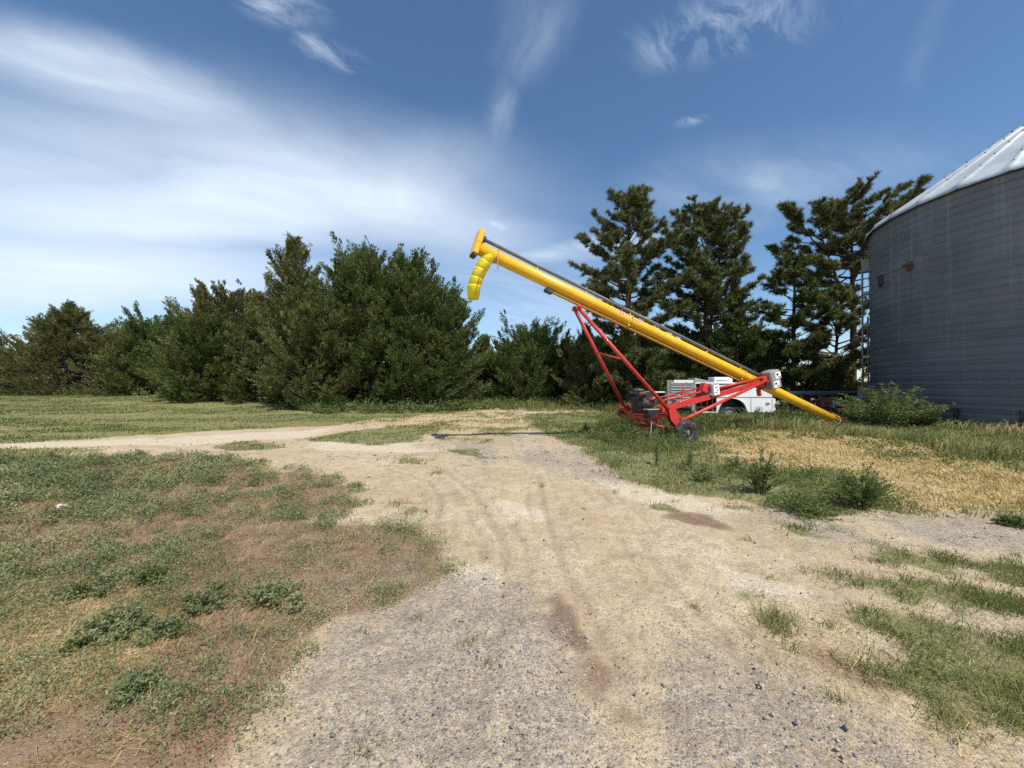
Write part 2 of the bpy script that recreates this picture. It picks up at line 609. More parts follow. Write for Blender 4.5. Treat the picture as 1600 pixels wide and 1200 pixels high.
def rng_(nt, v, a, b, c=0.0, d=1.0, smooth=True):
    n = nt.nodes.new('ShaderNodeMapRange')
    n.interpolation_type = 'SMOOTHSTEP' if smooth else 'LINEAR'
    nt.links.new(v, n.inputs[0])
    for i, q in enumerate((a, b, c, d)):
        n.inputs[i + 1].default_value = q
    return n.outputs[0]


def noise_(nt, vec, scale, detail=5, rough=0.55, dist=0.0):
    n = nd(nt, 'ShaderNodeTexNoise', {'Scale': scale, 'Detail': detail, 'Roughness': rough, 'Distortion': dist})
    nt.links.new(vec, n.inputs['Vector'])
    return n.outputs[0]


def attr_(nt, name):
    n = nt.nodes.new('ShaderNodeAttribute')
    n.attribute_name = name
    return n.outputs['Fac']


def paint(name, col, rough=0.4, wear=(0.25, 0.2, 0.15), wear_amt=0.25, metal=0.0, scale=6.0, dust=0.15, coat=0.0, bump=0.02):
    """painted or bare metal with faded, dusty patches and chips"""
    m, nt, b = new_mat(name)
    tcn = nt.nodes.new('ShaderNodeTexCoord')
    v = tcn.outputs['Object']
    n1 = noise_(nt, v, scale, 6, 0.6)
    n2 = noise_(nt, v, scale * 7, 5, 0.65)
    c = mixc_(nt, rng_(nt, n1, 0.35, 0.75), col, [min(1, x * 1.12 + 0.015) for x in col])
    c = mixc_(nt, math_(nt, 'MULTIPLY', rng_(nt, n1, 0.45, 0.8), dust), c, (0.42, 0.36, 0.27))
    c = mixc_(nt, math_(nt, 'MULTIPLY', rng_(nt, n2, 0.60, 0.70), wear_amt), c, wear)
    nt.links.new(c, b.inputs['Base Color'])
    nt.links.new(rng_(nt, n2, 0.2, 0.8, rough - 0.1, min(1, rough + 0.2)), b.inputs['Roughness'])
    b.inputs['Metallic'].default_value = metal
    b.inputs['Coat Weight'].default_value = coat
    if bump:
        bp = nd(nt, 'ShaderNodeBump', {'Strength': 0.25, 'Distance': bump, 'Height': n2})
        nt.links.new(bp.outputs[0], b.inputs['Normal'])
    return m


def foliage(name, stops, transl=0.14, rough=0.6, patch=0.35, pscale=0.7, spec=0.15):
    """stops: three leaf colours picked per leaf by 'tint' and per clump by noise"""
    m, nt, b = new_mat(name)
    geo = nt.nodes.new('ShaderNodeNewGeometry')
    t = attr_(nt, 'tint')
    n = noise_(nt, geo.outputs['Position'], pscale, 3, 0.5)
    f = math_(nt, 'ADD', math_(nt, 'MULTIPLY', t, 1 - patch), math_(nt, 'MULTIPLY', rng_(nt, n, 0.3, 0.7), patch), True)
    cr = nt.nodes.new('ShaderNodeValToRGB')
    els = cr.color_ramp.elements
    while len(els) < len(stops):
        els.new(0.5)
    for i, (pos, c) in enumerate(stops):
        els[i].position = pos
        els[i].color = (c[0], c[1], c[2], 1)
    nt.links.new(f, cr.inputs[0])
    nt.links.new(cr.outputs[0], b.inputs['Base Color'])
    b.inputs['Roughness'].default_value = rough
    b.inputs['Specular IOR Level'].default_value = spec
    tr = nt.nodes.new('ShaderNodeBsdfTranslucent')
    nt.links.new(mixc_(nt, 0.5, cr.outputs[0], (0.30, 0.33, 0.05), 'MIX'), tr.inputs['Color'])
    mx = nt.nodes.new('ShaderNodeMixShader')
    mx.inputs[0].default_value = transl
    nt.links.new(b.outputs[0], mx.inputs[1])
    nt.links.new(tr.outputs[0], mx.inputs[2])
    nt.links.new(mx.outputs[0], nt.nodes['Material Output'].inputs['Surface'])
    return m


def bark(name, c0, c1):
    m, nt, b = new_mat(name)
    geo = nt.nodes.new('ShaderNodeNewGeometry')
    mp = nd(nt, 'ShaderNodeMapping', {'Scale': (6, 6, 1.2)})
    nt.links.new(geo.outputs['Position'], mp.inputs['Vector'])
    n = noise_(nt, mp.outputs[0], 3.0, 6, 0.65)
    nt.links.new(mixc_(nt, rng_(nt, n, 0.35, 0.7), c0, c1), b.inputs['Base Color'])
    b.inputs['Roughness'].default_value = 0.95
    bp = nd(nt, 'ShaderNodeBump', {'Strength': 0.7, 'Distance': 0.05, 'Height': n})
    nt.links.new(bp.outputs[0], b.inputs['Normal'])
    return m


M = {}
M['yellow'] = paint('yellow_paint', (0.76, 0.43, 0.012), 0.36, (0.5, 0.27, 0.03), 0.12, scale=1.6, dust=0.16, coat=0.15, bump=0)
M['spout'] = paint('yellow_plastic', (0.80, 0.66, 0.012), 0.45, (0.6, 0.5, 0.05), 0.1, scale=3.0, dust=0.04, bump=0)
M['red'] = paint('red_paint', (0.47, 0.026, 0.018), 0.45, (0.25, 0.05, 0.03), 0.22, scale=3.0, dust=0.06, coat=0.15, bump=0)
M['greytube'] = paint('grey_plastic_cover', (0.10, 0.105, 0.115), 0.5, (0.2, 0.2, 0.2), 0.2, dust=0.1, bump=0.003)
M['guard'] = paint('grey_guard', (0.24, 0.25, 0.26), 0.5, (0.15, 0.12, 0.1), 0.2, dust=0.2, bump=0.003)
M['black'] = paint('black_metal', (0.02, 0.02, 0.022), 0.5, (0.12, 0.07, 0.04), 0.4, dust=0.25, bump=0.004)
M['steel'] = paint('dull_steel', (0.30, 0.31, 0.32), 0.45, (0.2, 0.12, 0.07), 0.5, metal=0.6, dust=0.25, bump=0.004)
M['rust'] = paint('rust', (0.12, 0.048, 0.026), 0.85, (0.20, 0.09, 0.045), 0.8, dust=0.25, bump=0.01)
M['rubber'] = paint('tyre_rubber', (0.018, 0.018, 0.019), 0.75, (0.12, 0.1, 0.08), 0.5, dust=0.28, bump=0.006)
M['white'] = paint('white_enamel', (0.72, 0.73, 0.74), 0.35, (0.35, 0.2, 0.1), 0.5, scale=1.6, dust=0.14, coat=0.1, bump=0.003)
M['decal'] = paint('white_decal', (0.78, 0.78, 0.76), 0.4, (0.6, 0.55, 0.5), 0.3, dust=0.08, bump=0)
M['ink'] = paint('dark_ink', (0.06, 0.02, 0.02), 0.5, (0.1, 0.05, 0.05), 0.2, dust=0.03, bump=0)
M['redink'] = paint('red_ink', (0.34, 0.03, 0.03), 0.5, (0.5, 0.3, 0.2), 0.35, scale=9, dust=0.1, bump=0)
M['cream'] = paint('cream_ink', (0.72, 0.60, 0.38), 0.5, (0.5, 0.35, 0.1), 0.3, scale=9, dust=0.1, bump=0)
M['rope'] = paint('faded_rope', (0.42, 0.22, 0.10), 0.9, (0.2, 0.1, 0.05), 0.5, bump=0.002)
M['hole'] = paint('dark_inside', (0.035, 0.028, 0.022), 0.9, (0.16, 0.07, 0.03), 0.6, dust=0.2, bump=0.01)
M['rustpanel'] = paint('rusty_grey_panel', (0.20, 0.19, 0.17), 0.7, (0.24, 0.10, 0.04), 0.8, scale=3, dust=0.3, bump=0.006)
M['stone'] = paint('pale_stone', (0.55, 0.54, 0.52), 0.9, (0.3, 0.28, 0.25), 0.5, scale=9, dust=0.2, bump=0.02)
M['bark'] = bark('cedar_bark', (0.045, 0.034, 0.026), (0.14, 0.105, 0.08))
M['pinebark'] = bark('pine_bark', (0.028, 0.022, 0.018), (0.11, 0.075, 0.055))
M['cedar'] = foliage('cedar_leaf', [(0.0, (0.046, 0.060, 0.020)), (0.5, (0.118, 0.130, 0.042)), (1.0, (0.235, 0.215, 0.080))])
M['cedar_dark'] = foliage('dark_cedar_leaf', [(0.0, (0.036, 0.060, 0.019)), (0.5, (0.082, 0.116, 0.032)), (1.0, (0.175, 0.195, 0.060))])
M['cedar_olive'] = foliage('olive_cedar_leaf', [(0.0, (0.056, 0.062, 0.023)), (0.5, (0.130, 0.127, 0.047)), (1.0, (0.24, 0.205, 0.088))])
M['pine'] = foliage('pine_needle', [(0.0, (0.052, 0.072, 0.034)), (0.5, (0.128, 0.148, 0.062)), (0.93, (0.27, 0.265, 0.12)), (1.0, (0.28, 0.15, 0.07))], patch=0.25, pscale=1.6)
M['pine_brown'] = foliage('browning_pine_needle', [(0.0, (0.048, 0.064, 0.028)), (0.5, (0.118, 0.128, 0.052)), (0.84, (0.22, 0.205, 0.085)), (1.0, (0.34, 0.17, 0.08))], patch=0.45, pscale=1.3)
M['broad'] = foliage('broad_leaf', [(0.0, (0.035, 0.062, 0.022)), (0.5, (0.075, 0.115, 0.035)), (1.0, (0.15, 0.18, 0.07))], transl=0.3)
M['weed'] = foliage('weed_leaf', [(0.0, (0.060, 0.088, 0.028)), (0.5, (0.140, 0.180, 0.060)), (1.0, (0.27, 0.28, 0.125))], transl=0.25, pscale=1.2)
M['weed_grey'] = foliage('grey_green_weed_leaf', [(0.0, (0.075, 0.102, 0.046)), (0.45, (0.178, 0.208, 0.092)), (0.78, (0.33, 0.335, 0.175)), (1.0, (0.36, 0.24, 0.12))], transl=0.2, patch=0.4, pscale=0.9)
M['turf'] = foliage('turf_blade', [(0.0, (0.060, 0.090, 0.024)), (0.45, (0.135, 0.170, 0.050)), (0.72, (0.26, 0.255, 0.095)), (1.0, (0.48, 0.39, 0.19))], transl=0.25, patch=0.5, pscale=0.8)
M['straw'] = foliage('straw_blade', [(0.0, (0.28, 0.20, 0.085)), (0.5, (0.50, 0.38, 0.17)), (1.0, (0.68, 0.55, 0.29))], transl=0.15, patch=0.4, pscale=1.5)
M['tallgrass'] = foliage('tall_grass_blade', [(0.0, (0.075, 0.095, 0.03)), (0.45, (0.17, 0.18, 0.06)), (0.8, (0.32, 0.27, 0.11)), (1.0, (0.50, 0.38, 0.21))], transl=0.25, patch=0.5, pscale=0.9)
M['weed_dark'] = foliage('dark_weed_leaf', [(0.0, (0.042, 0.068, 0.021)), (0.5, (0.102, 0.142, 0.042)), (1.0, (0.205, 0.230, 0.088))], transl=0.25, pscale=1.5)
M['dryweed'] = foliage('dried_weed_leaf', [(0.0, (0.13, 0.065, 0.035)), (0.5, (0.25, 0.15, 0.075)), (1.0, (0.32, 0.27, 0.12))], transl=0.15, patch=0.4, pscale=1.2)
M['stemgreen'] = paint('weed_stem', (0.13, 0.15, 0.06), 0.7, (0.2, 0.14, 0.07), 0.3, bump=0)

# ------------------------------------------------------------------ the ground: one sheet
def build_ground():
    def axis(segs):
        out = [segs[0][0]]
        for a, b, s0, s1 in segs:
            x = a
            while x < b - 1e-6:
                t = (x - a) / (b - a)
                x += s0 + (s1 - s0) * t
                out.append(min(x, b))
        return np.array(out)
    xp = axis([(0, 5, 0.05, 0.06), (5, 14, 0.06, 0.14), (14, 40, 0.14, 0.9), (40, 200, 1.0, 20), (200, 4000, 30, 600)])
    xs = np.concatenate([-xp[::-1][:-1], xp])
    ys = np.concatenate([-axis([(0, 6, 0.25, 0.5), (6, 60, 1, 10), (60, 3000, 20, 600)])[::-1][:-1],
                         axis([(0, 1.2, 0.2, 0.05), (1.2, 7, 0.045, 0.06), (7, 20, 0.06, 0.12), (20, 45, 0.12, 0.5), (45, 200, 0.6, 20), (200, 4000, 30, 600)])])
    X, Y = np.meshgrid(xs, ys)
    x, y = X.ravel(), Y.ravel()
    z = terr(x, y)
    o = land(x, y)
    near = sstep(16, 5, np.hypot(x, y))
    # clods and stones in the surface itself
    z = z + near * (fbm(x, y, 8, 77, 2) - 0.5) * 0.028 * (1 + 0.4 * o['gravel']) - 0.022 * o['track'] + 0.03 * (fbm(x, y, 2.0, 71, 3) - 0.5) * np.maximum(o['weed'], o['rgrass'])
    nx, ny = len(xs), len(ys)
    i = np.arange(nx * ny).reshape(ny, nx)
    F = np.stack([i[:-1, :-1], i[:-1, 1:], i[1:, 1:], i[1:, :-1]], -1).reshape(-1, 4)
    turf = np.maximum.reduce([o['lawn'] * 0.9, o['isle'] * 0.8, o['rgrass'] * (1 - 0.9 * o['rstraw']) * 0.85, o['low'] * 0.75, o['under'], o['field'] * 0.8, 0.35 * o['fsparse'], o['weed'] * o['dense'] * 0.35])
    lawn_dry = o['lawn'] * sstep(0.42, 0.58, fbm(x * 0.35, y, 0.55, 41, 3))
    straw = np.maximum.reduce([o['rgrass'] * o['rstraw'], o['weed'] * o['lstraw'] * 0.55, lawn_dry * 0.95, o['field'] * 0.35, 0.55 * o['fsparse'], o['weed'] * 0.10, 0.3 * o['rgrass'], 0.35 * o['sparse']])
    red = np.maximum(o['weed'] * (0.68 + 0.32 * o['red']), o['dark'])
    at = dict(turf=turf, straw=straw, red=red, gravel=np.clip(o['gravel'] * 0.75 * (1 - 0.6 * o['weed']) + 0.29, 0, 1) * sstep(60, 30, y), white=o['white'], track=o['track'], dark=o['dark'])

    m, nt, b = new_mat('dry_ground')
    geo = nt.nodes.new('ShaderNodeNewGeometry')
    P = geo.outputs['Position']
    nA = noise_(nt, P, 0.8, 6, 0.6)
    nB = noise_(nt, P, 5.0, 6, 0.65)
    nC = noise_(nt, P, 26.0, 5, 0.7)
    nD = noise_(nt, P, 90.0, 3, 0.7)
    fine = math_(nt, 'ADD', math_(nt, 'MULTIPLY', nB, 0.5), math_(nt, 'MULTIPLY', nC, 0.5))

    def edge(a, lo=0.32, hi=0.68, k=0.9):
        s = math_(nt, 'ADD', attr_(nt, a), math_(nt, 'MULTIPLY', math_(nt, 'SUBTRACT', fine, 0.5), k))
        return rng_(nt, s, lo, hi)
    # sand
    c = mixc_(nt, rng_(nt, nA, 0.3, 0.7), (0.43, 0.335, 0.215), (0.57, 0.46, 0.31))
    c = mixc_(nt, math_(nt, 'MULTIPLY', rng_(nt, nB, 0.44, 0.66), 0.5), c, (0.33, 0.24, 0.155))
    c = mixc_(nt, math_(nt, 'MULTIPLY', edge('white', 0.4, 0.8), 0.7), c, (0.62, 0.53, 0.40))
    c = mixc_(nt, math_(nt, 'MULTIPLY', edge('track', 0.3, 0.8, 0.8), 0.40), c, (0.31, 0.225, 0.15))
    # brown earth
    rc = mixc_(nt, rng_(nt, nB, 0.3, 0.7), (0.150, 0.082, 0.050), (0.32, 0.20, 0.128))
    c = mixc_(nt, math_(nt, 'MULTIPLY', edge('red', 0.3, 0.75), 0.9), c, rc)
    c = mixc_(nt, math_(nt, 'MULTIPLY', edge('dark', 0.3, 0.8), 0.45), c, (0.19, 0.125, 0.085))
    # gravel: stones of two sizes
    v1 = nd(nt, 'ShaderNodeTexVoronoi', {'Scale': 62.0, 'Randomness': 1.0})
    v2 = nd(nt, 'ShaderNodeTexVoronoi', {'Scale': 135.0, 'Randomness': 1.0})
    nt.links.new(P, v1.inputs['Vector'])
    nt.links.new(P, v2.inputs['Vector'])
    s1 = nt.nodes.new('ShaderNodeSeparateColor')
    nt.links.new(v1.outputs['Color'], s1.inputs[0])
    s2 = nt.nodes.new('ShaderNodeSeparateColor')
    nt.links.new(v2.outputs['Color'], s2.inputs[0])

    def stonecol(r):
        cr = nt.nodes.new('ShaderNodeValToRGB')
        el = cr.color_ramp.elements
        for pos, cc in ((0.22, (0.22, 0.213, 0.205)), (0.5, (0.31, 0.285, 0.255)), (0.75, (0.40, 0.325, 0.245))):
            e = el.new(pos)
            e.color = (*cc, 1)
        el[0].color = (0.15, 0.147, 0.145, 1)
        el[-1].color = (0.50, 0.46, 0.40, 1)
        nt.links.new(r, cr.inputs[0])
        return cr.outputs[0]
    gcov1 = math_(nt, 'MULTIPLY', rng_(nt, math_(nt, 'ADD', attr_(nt, 'gravel'), math_(nt, 'MULTIPLY', math_(nt, 'SUBTRACT', nA, 0.5), 0.9)), 0.1, 1.05), 1.0)
    c = mixc_(nt, math_(nt, 'MULTIPLY', rng_(nt, math_(nt, 'ADD', gcov1, math_(nt, 'MULTIPLY', math_(nt, 'SUBTRACT', nB, 0.5), 2.0)), 0.25, 1.05), 0.5), c, mixc_(nt, rng_(nt, nC, 0.3, 0.7), (0.225, 0.188, 0.152), (0.40, 0.335, 0.265)))
    g1 = math_(nt, 'MULTIPLY', math_(nt, 'LESS_THAN', s1.outputs[1], math_(nt, 'MULTIPLY', gcov1, 0.30)), rng_(nt, v1.outputs['Distance'], 0.62, 0.45))
    g2 = math_(nt, 'MULTIPLY', math_(nt, 'LESS_THAN', s2.outputs[1], math_(nt, 'ADD', math_(nt, 'MULTIPLY', gcov1, 0.48), 0.05)), rng_(nt, v2.outputs['Distance'], 0.65, 0.5))
    c = mixc_(nt, g2, c, stonecol(s2.outputs[0]))
    c = mixc_(nt, g1, c, stonecol(s1.outputs[0]))
    # litter and turf base
    sc = mixc_(nt, rng_(nt, nC, 0.3, 0.7), (0.33, 0.24, 0.12), (0.60, 0.46, 0.24))
    c = mixc_(nt, math_(nt, 'MULTIPLY', edge('straw', 0.3, 0.7, 1.1), 0.9), c, sc)
    tcol = mixc_(nt, rng_(nt, nC, 0.3, 0.7), (0.085, 0.105, 0.032), (0.21, 0.22, 0.08))
    tcol = mixc_(nt, math_(nt, 'MULTIPLY', rng_(nt, nB, 0.5, 0.7), 0.45), tcol, (0.28, 0.24, 0.11))
    c = mixc_(nt, math_(nt, 'MULTIPLY', edge('turf', 0.35, 0.75, 1.0), 0.8), c, tcol)
    c = mixc_(nt, 0.6, c, mixc_(nt, rng_(nt, nC, 0.3, 0.7), (0.66, 0.64, 0.62), (1.25, 1.25, 1.25)), 'MULTIPLY')
    c = mixc_(nt, 0.55, c, mixc_(nt, rng_(nt, nD, 0.25, 0.75), (0.58, 0.58, 0.58), (1.48, 1.46, 1.42)), 'MULTIPLY')
    nt.links.new(c, b.inputs['Base Color'])
    b.inputs['Roughness'].default_value = 0.95
    b.inputs['Specular IOR Level'].default_value = 0.15
    hgt = math_(nt, 'ADD', math_(nt, 'MULTIPLY', nC, 0.5), math_(nt, 'MULTIPLY', nD, 0.25))
    hgt = math_(nt, 'ADD', hgt, math_(nt, 'MULTIPLY', math_(nt, 'SUBTRACT', 0.7, v1.outputs['Distance']), math_(nt, 'MULTIPLY', g1, 0.35)))
    hgt = math_(nt, 'ADD', hgt, math_(nt, 'MULTIPLY', math_(nt, 'SUBTRACT', 0.7, v2.outputs['Distance']), math_(nt, 'MULTIPLY', g2, 0.18)))
    hgt = math_(nt, 'ADD', hgt, math_(nt, 'MULTIPLY', nB, 0.8))
    bp = nd(nt, 'ShaderNodeBump', {'Strength': 0.9, 'Distance': 0.03, 'Height': hgt})
    nt.links.new(bp.outputs[0], b.inputs['Normal'])
    g = np_mesh('ground', np.stack([x, y, z], -1), F, m, None, at, smooth=True)
    tag(g, 'dry sandy farmyard ground with gravel drive and turf', kind='structure')
    g['kind'] = 'structure'
    return g


build_ground()

rs = np.random.RandomState(7)


# ------------------------------------------------------------------ vegetation builders (numpy)
def unit(v):
    return v / (np.linalg.norm(v, axis=-1, keepdims=True) + 1e-9)


def blades(pos, h, w, lean, az, rng):
    """bent grass blades: 5 vertices, 3 triangles each"""
    n = len(pos)
    d = np.stack([np.cos(az), np.sin(az), np.zeros(n)], -1)
    ta = rng.uniform(0, 2 * np.pi, n)
    s = np.stack([np.cos(ta), np.sin(ta), np.zeros(n)], -1) * (w / 2)[:, None]
    up = np.array([0, 0, 1.0])
    mid = pos + up * (h * 0.55)[:, None] + d * (lean * h * 0.28)[:, None]
    tip = pos + up * (h * np.clip(1.0 - 0.35 * lean, 0.15, 1))[:, None] + d * (lean * h)[:, None]
    V = np.stack([pos - s, pos + s, mid - s * 0.75, mid + s * 0.75, tip], 1).reshape(-1, 3)
    b = np.arange(n)[:, None] * 5
    F = np.concatenate([b + np.array([[0, 1, 3]]), b + np.array([[0, 3, 2]]), b + np.array([[2, 3, 4]])], 0)
    return V, F


def leaves(c, d, ln, wd, rng, quads=True):
    """flat leaves as pointed quads; c start points, d directions"""
    n = len(c)
    d = unit(d)
    r = unit(rng.normal(size=(n, 3)))
    s = unit(np.cross(d, r)) * (wd / 2)[:, None]
    e = c + d * ln[:, None]
    mth = c + d * (ln * 0.45)[:, None]
    V = np.stack([c, mth + s, e, mth - s], 1).reshape(-1, 3)
    b = np.arange(n)[:, None] * 4
    return V, b + np.array([[0, 1, 2, 3]])


def tris(c, d, ln, wd, rng, nrm=None):
    n = len(c)
    d = unit(d)
    r = unit(rng.normal(size=(n, 3)) * (1.0 if nrm is None else 0.45) + (0 if nrm is None else nrm))
    s = unit(np.cross(d, r)) * (wd / 2)[:, None]
    V = np.stack([c - s, c + s, c + d * ln[:, None]], 1).reshape(-1, 3)
    b = np.arange(n)[:, None] * 3
    return V, b + np.array([[0, 1, 2]])


def join(parts):
    Vs, Fs, off = [], [], 0
    for V, F in parts:
        Vs.append(V)
        Fs.append(F + off)
        off += len(V)
    return np.concatenate(Vs), np.concatenate(Fs)


def scatter(n, x0, x1, y0, y1, p, rng, key=None):
    """random ground points; more of them near y0 (pdf ~ y^-p); inside a wedge seen from the yard"""
    u = rng.uniform(size=n)
    if abs(p - 1) < 1e-3:
        y = y0 * (y1 / y0) ** u
    else:
        q = 1 - p
        y = (y0 ** q + u * (y1 ** q - y0 ** q)) ** (1 / q)
    x = rng.uniform(x0, x1, n)
    return x * 1.0, y


def wedge(n, k0, k1, y0, y1, p, rng, pad=1.2):
    """random ground points in the wedge x/y in (k0, k1), padded so the sides stay covered"""
    u = rng.uniform(size=n)
    q = 2 - p
    y = (y0 ** q + u * (y1 ** q - y0 ** q)) ** (1 / q) if abs(q) > 1e-3 else y0 * (y1 / y0) ** u
    x = rng.uniform(k0, k1, n) * (y + pad)
    return x, y


def tubes_np(paths, radii, n=5):
    """many small tapered limbs in one mesh: paths list of (k,3), radii list of (k,)"""
    Vs, Fs, off = [], [], 0
    ang = np.arange(n) * 2 * np.pi / n
    ca, sa = np.cos(ang), np.sin(ang)
    for P, r in zip(paths, radii):
        k = len(P)
        d = unit(np.gradient(P, axis=0))
        ref = np.array([0.3, 0.2, 1.0]) if abs(d[0, 2]) < 0.9 else np.array([1.0, 0.2, 0.1])
        x = unit(np.cross(d, ref))
        y = np.cross(d, x)
        V = P[:, None, :] + (x[:, None, :] * ca[None, :, None] + y[:, None, :] * sa[None, :, None]) * r[:, None, None]
        Vs.append(V.reshape(-1, 3))
        i = np.arange(k * n).reshape(k, n)
        j = np.roll(i, -1, 1)
        Fs.append(np.stack([i[:-1], j[:-1], j[1:], i[1:]], -1).reshape(-1, 4) + off)
        off += k * n
    return np.concatenate(Vs), np.concatenate(Fs)


# ------------------------------------------------------------------ trees
def cedar(label, x, y, H, R, seed, mat='cedar', profile='cone', nb=135, leaf=1.0, density=1.0, low=0.03, name='cedar_tree', cat='tree', group='trees of the shelter belt', trunk=True, lean=(0, 0), sparse_top=0.0):
    rng = np.random.RandomState(seed)
    root = empty(name, (x, y, float(terr(x, y)) - 0.05))
    tag(root, label, cat, group)
    tz = np.linspace(0, H * 0.97, 10)
    tx = lean[0] * (tz / H) ** 1.3 + np.cumsum(rng.normal(0, 0.03, 10)) * tz / H
    ty = lean[1] * (tz / H) ** 1.3 + np.cumsum(rng.normal(0, 0.03, 10)) * tz / H
    tp = np.stack([tx, ty, tz], -1)
    paths, radii = [tp], [np.interp(tz, [0, H], [0.018 * H + 0.04, 0.015])]
    C, D, LN = [], [], []
    for i in range(nb):
        t = ((i + rng.uniform()) / nb) ** 0.85
        z0 = H * (low + (0.965 - low) * t)
        if profile == 'cone':
            pr = (1 - t) ** 0.92 * min(1, 0.75 + 1.6 * t)
        elif profile == 'egg':
            pr = math.sqrt(max(0.0, 1 - (abs(t - 0.36) / (0.64 if t > 0.36 else 0.75)) ** 2.2))
        elif profile == 'round':
            pr = math.sqrt(max(0.02, 1 - (abs(t - 0.5) / 0.52) ** 2))
        else:   # 'dome'
            pr = min(1.0, (1 - t) * 2.3) ** 0.55
        az = i * 2.39996 + rng.normal(0, 0.5)
        irr = 0.62 + 0.75 * float(vnoise(np.array([az * 0.9 + 50]), np.array([t * 5.0]), seed)[0]) * rng.uniform(0.6, 1.25)
        L = max(0.3, 1.18 * R * pr * irr) * (1.2 if rng.uniform() < 0.08 and t < 0.7 else 1.0)
        rise = np.interp(t, [0, 0.3, 0.8, 1], [-0.02, 0.30, 0.75, 1.3]) + rng.normal(0, 0.13)
        u = np.linspace(0, 1, 5)
        c0 = np.array([np.interp(z0, tz, tx), np.interp(z0, tz, ty), z0])
        hd = np.array([math.cos(az), math.sin(az), 0])
        sw = np.array([-math.sin(az), math.cos(az), 0]) * rng.normal(0, 0.18)
        pts = c0 + hd * (L * u * math.cos(rise))[:, None] + sw * (L * u ** 2)[:, None]
        pts[:, 2] += L * u * math.sin(rise) + (0.10 + (0.04 if profile == 'cone' else 0.14) * (t > 0.35)) * L * u ** 2.4 - 0.12 * L * np.sin(u * np.pi) * (1 - t)
        pts[:, 2] = np.maximum(pts[:, 2], 0.12)
        paths.append(pts)
        radii.append((0.010 + 0.012 * L) * (1.02 - u * 0.85))
        # sprays along the limb
        ns = max(4, int(L / 0.21 * density))
        if sparse_top and t > 0.72:
            ns = max(2, int(ns * (1 - sparse_top)))
        uu = rng.uniform(0.30, 1.0, ns) ** 0.7
        cc = np.stack([np.interp(uu, u, pts[:, k]) for k in range(3)], -1)
        lat = unit(np.cross(pts[-1] - pts[0], [0, 0, 1.0]) + 1e-6)
        wdt = 0.36 * L * (1.08 - uu) * rng.uniform(-1, 1, ns) + rng.normal(0, 0.05, ns)
        cc = cc + lat * wdt[:, None] + np.array([0, 0, 1.0]) * rng.normal(0, 0.05 + 0.04 * L, ns)[:, None]
        dd = unit(pts[-1] - pts[0]) * 0.75 + lat * np.sign(wdt)[:, None] * 0.45 + np.array([0, 0, 0.45]) + rng.normal(0, 0.2, (ns, 3))
        C.append(cc)
        D.append(unit(dd))
        LN.append(np.full(ns, 0.8 + 0.4 * rng.uniform()))
    C, D, LN = np.concatenate(C), np.concatenate(D), np.concatenate(LN)
    # each spray: a flattened tuft of pointed leaflets
    k = 40
    n = len(C)
    Cr, Dr, Lr = np.repeat(C, k, 0), np.repeat(D, k, 0), np.repeat(LN, k)
    pr_ = np.repeat(rng.uniform(0.65, 1.35, n), k) * leaf
    al_ = rng.uniform(-0.22, 0.42, n * k)
    off = unit(rng.normal(size=(n * k, 3))) * (rng.uniform(0.2, 1, n * k) ** 0.6 * np.clip(1.15 - 1.9 * np.abs(al_ - 0.02), 0.15, 1))[:, None] * np.array([0.19, 0.19, 0.095]) * pr_[:, None]
    pos = Cr + Dr * (0.06 * leaf) + Dr * (al_ * pr_)[:, None] + off
    dv = Dr * 0.95 + unit(off + 1e-6) * 0.55 + rng.normal(0, 0.26, (n * k, 3)) + np.array([0, 0, 0.22])
    V, F = tris(pos, dv, rng.uniform(0.09, 0.19, n * k) * leaf * Lr, rng.uniform(0.05, 0.095, n * k) * leaf, rng, unit(off * np.array([1, 1, 2.0]) + 1e-6) + np.array([0, 0, 0.5]))
    V[:, 2] = np.maximum(V[:, 2], 0.02)
    tint = np.repeat(np.clip(np.repeat(rng.normal(0.45, 0.17, n), k) + rng.normal(0, 0.16, n * k), 0, 1), 3)
    np_mesh('crown', V, F, M[mat], root, {'tint': tint})
    V, F = tubes_np(paths, radii)
    np_mesh('trunk', V, F, M['bark'], root, None, smooth=True)
    return root


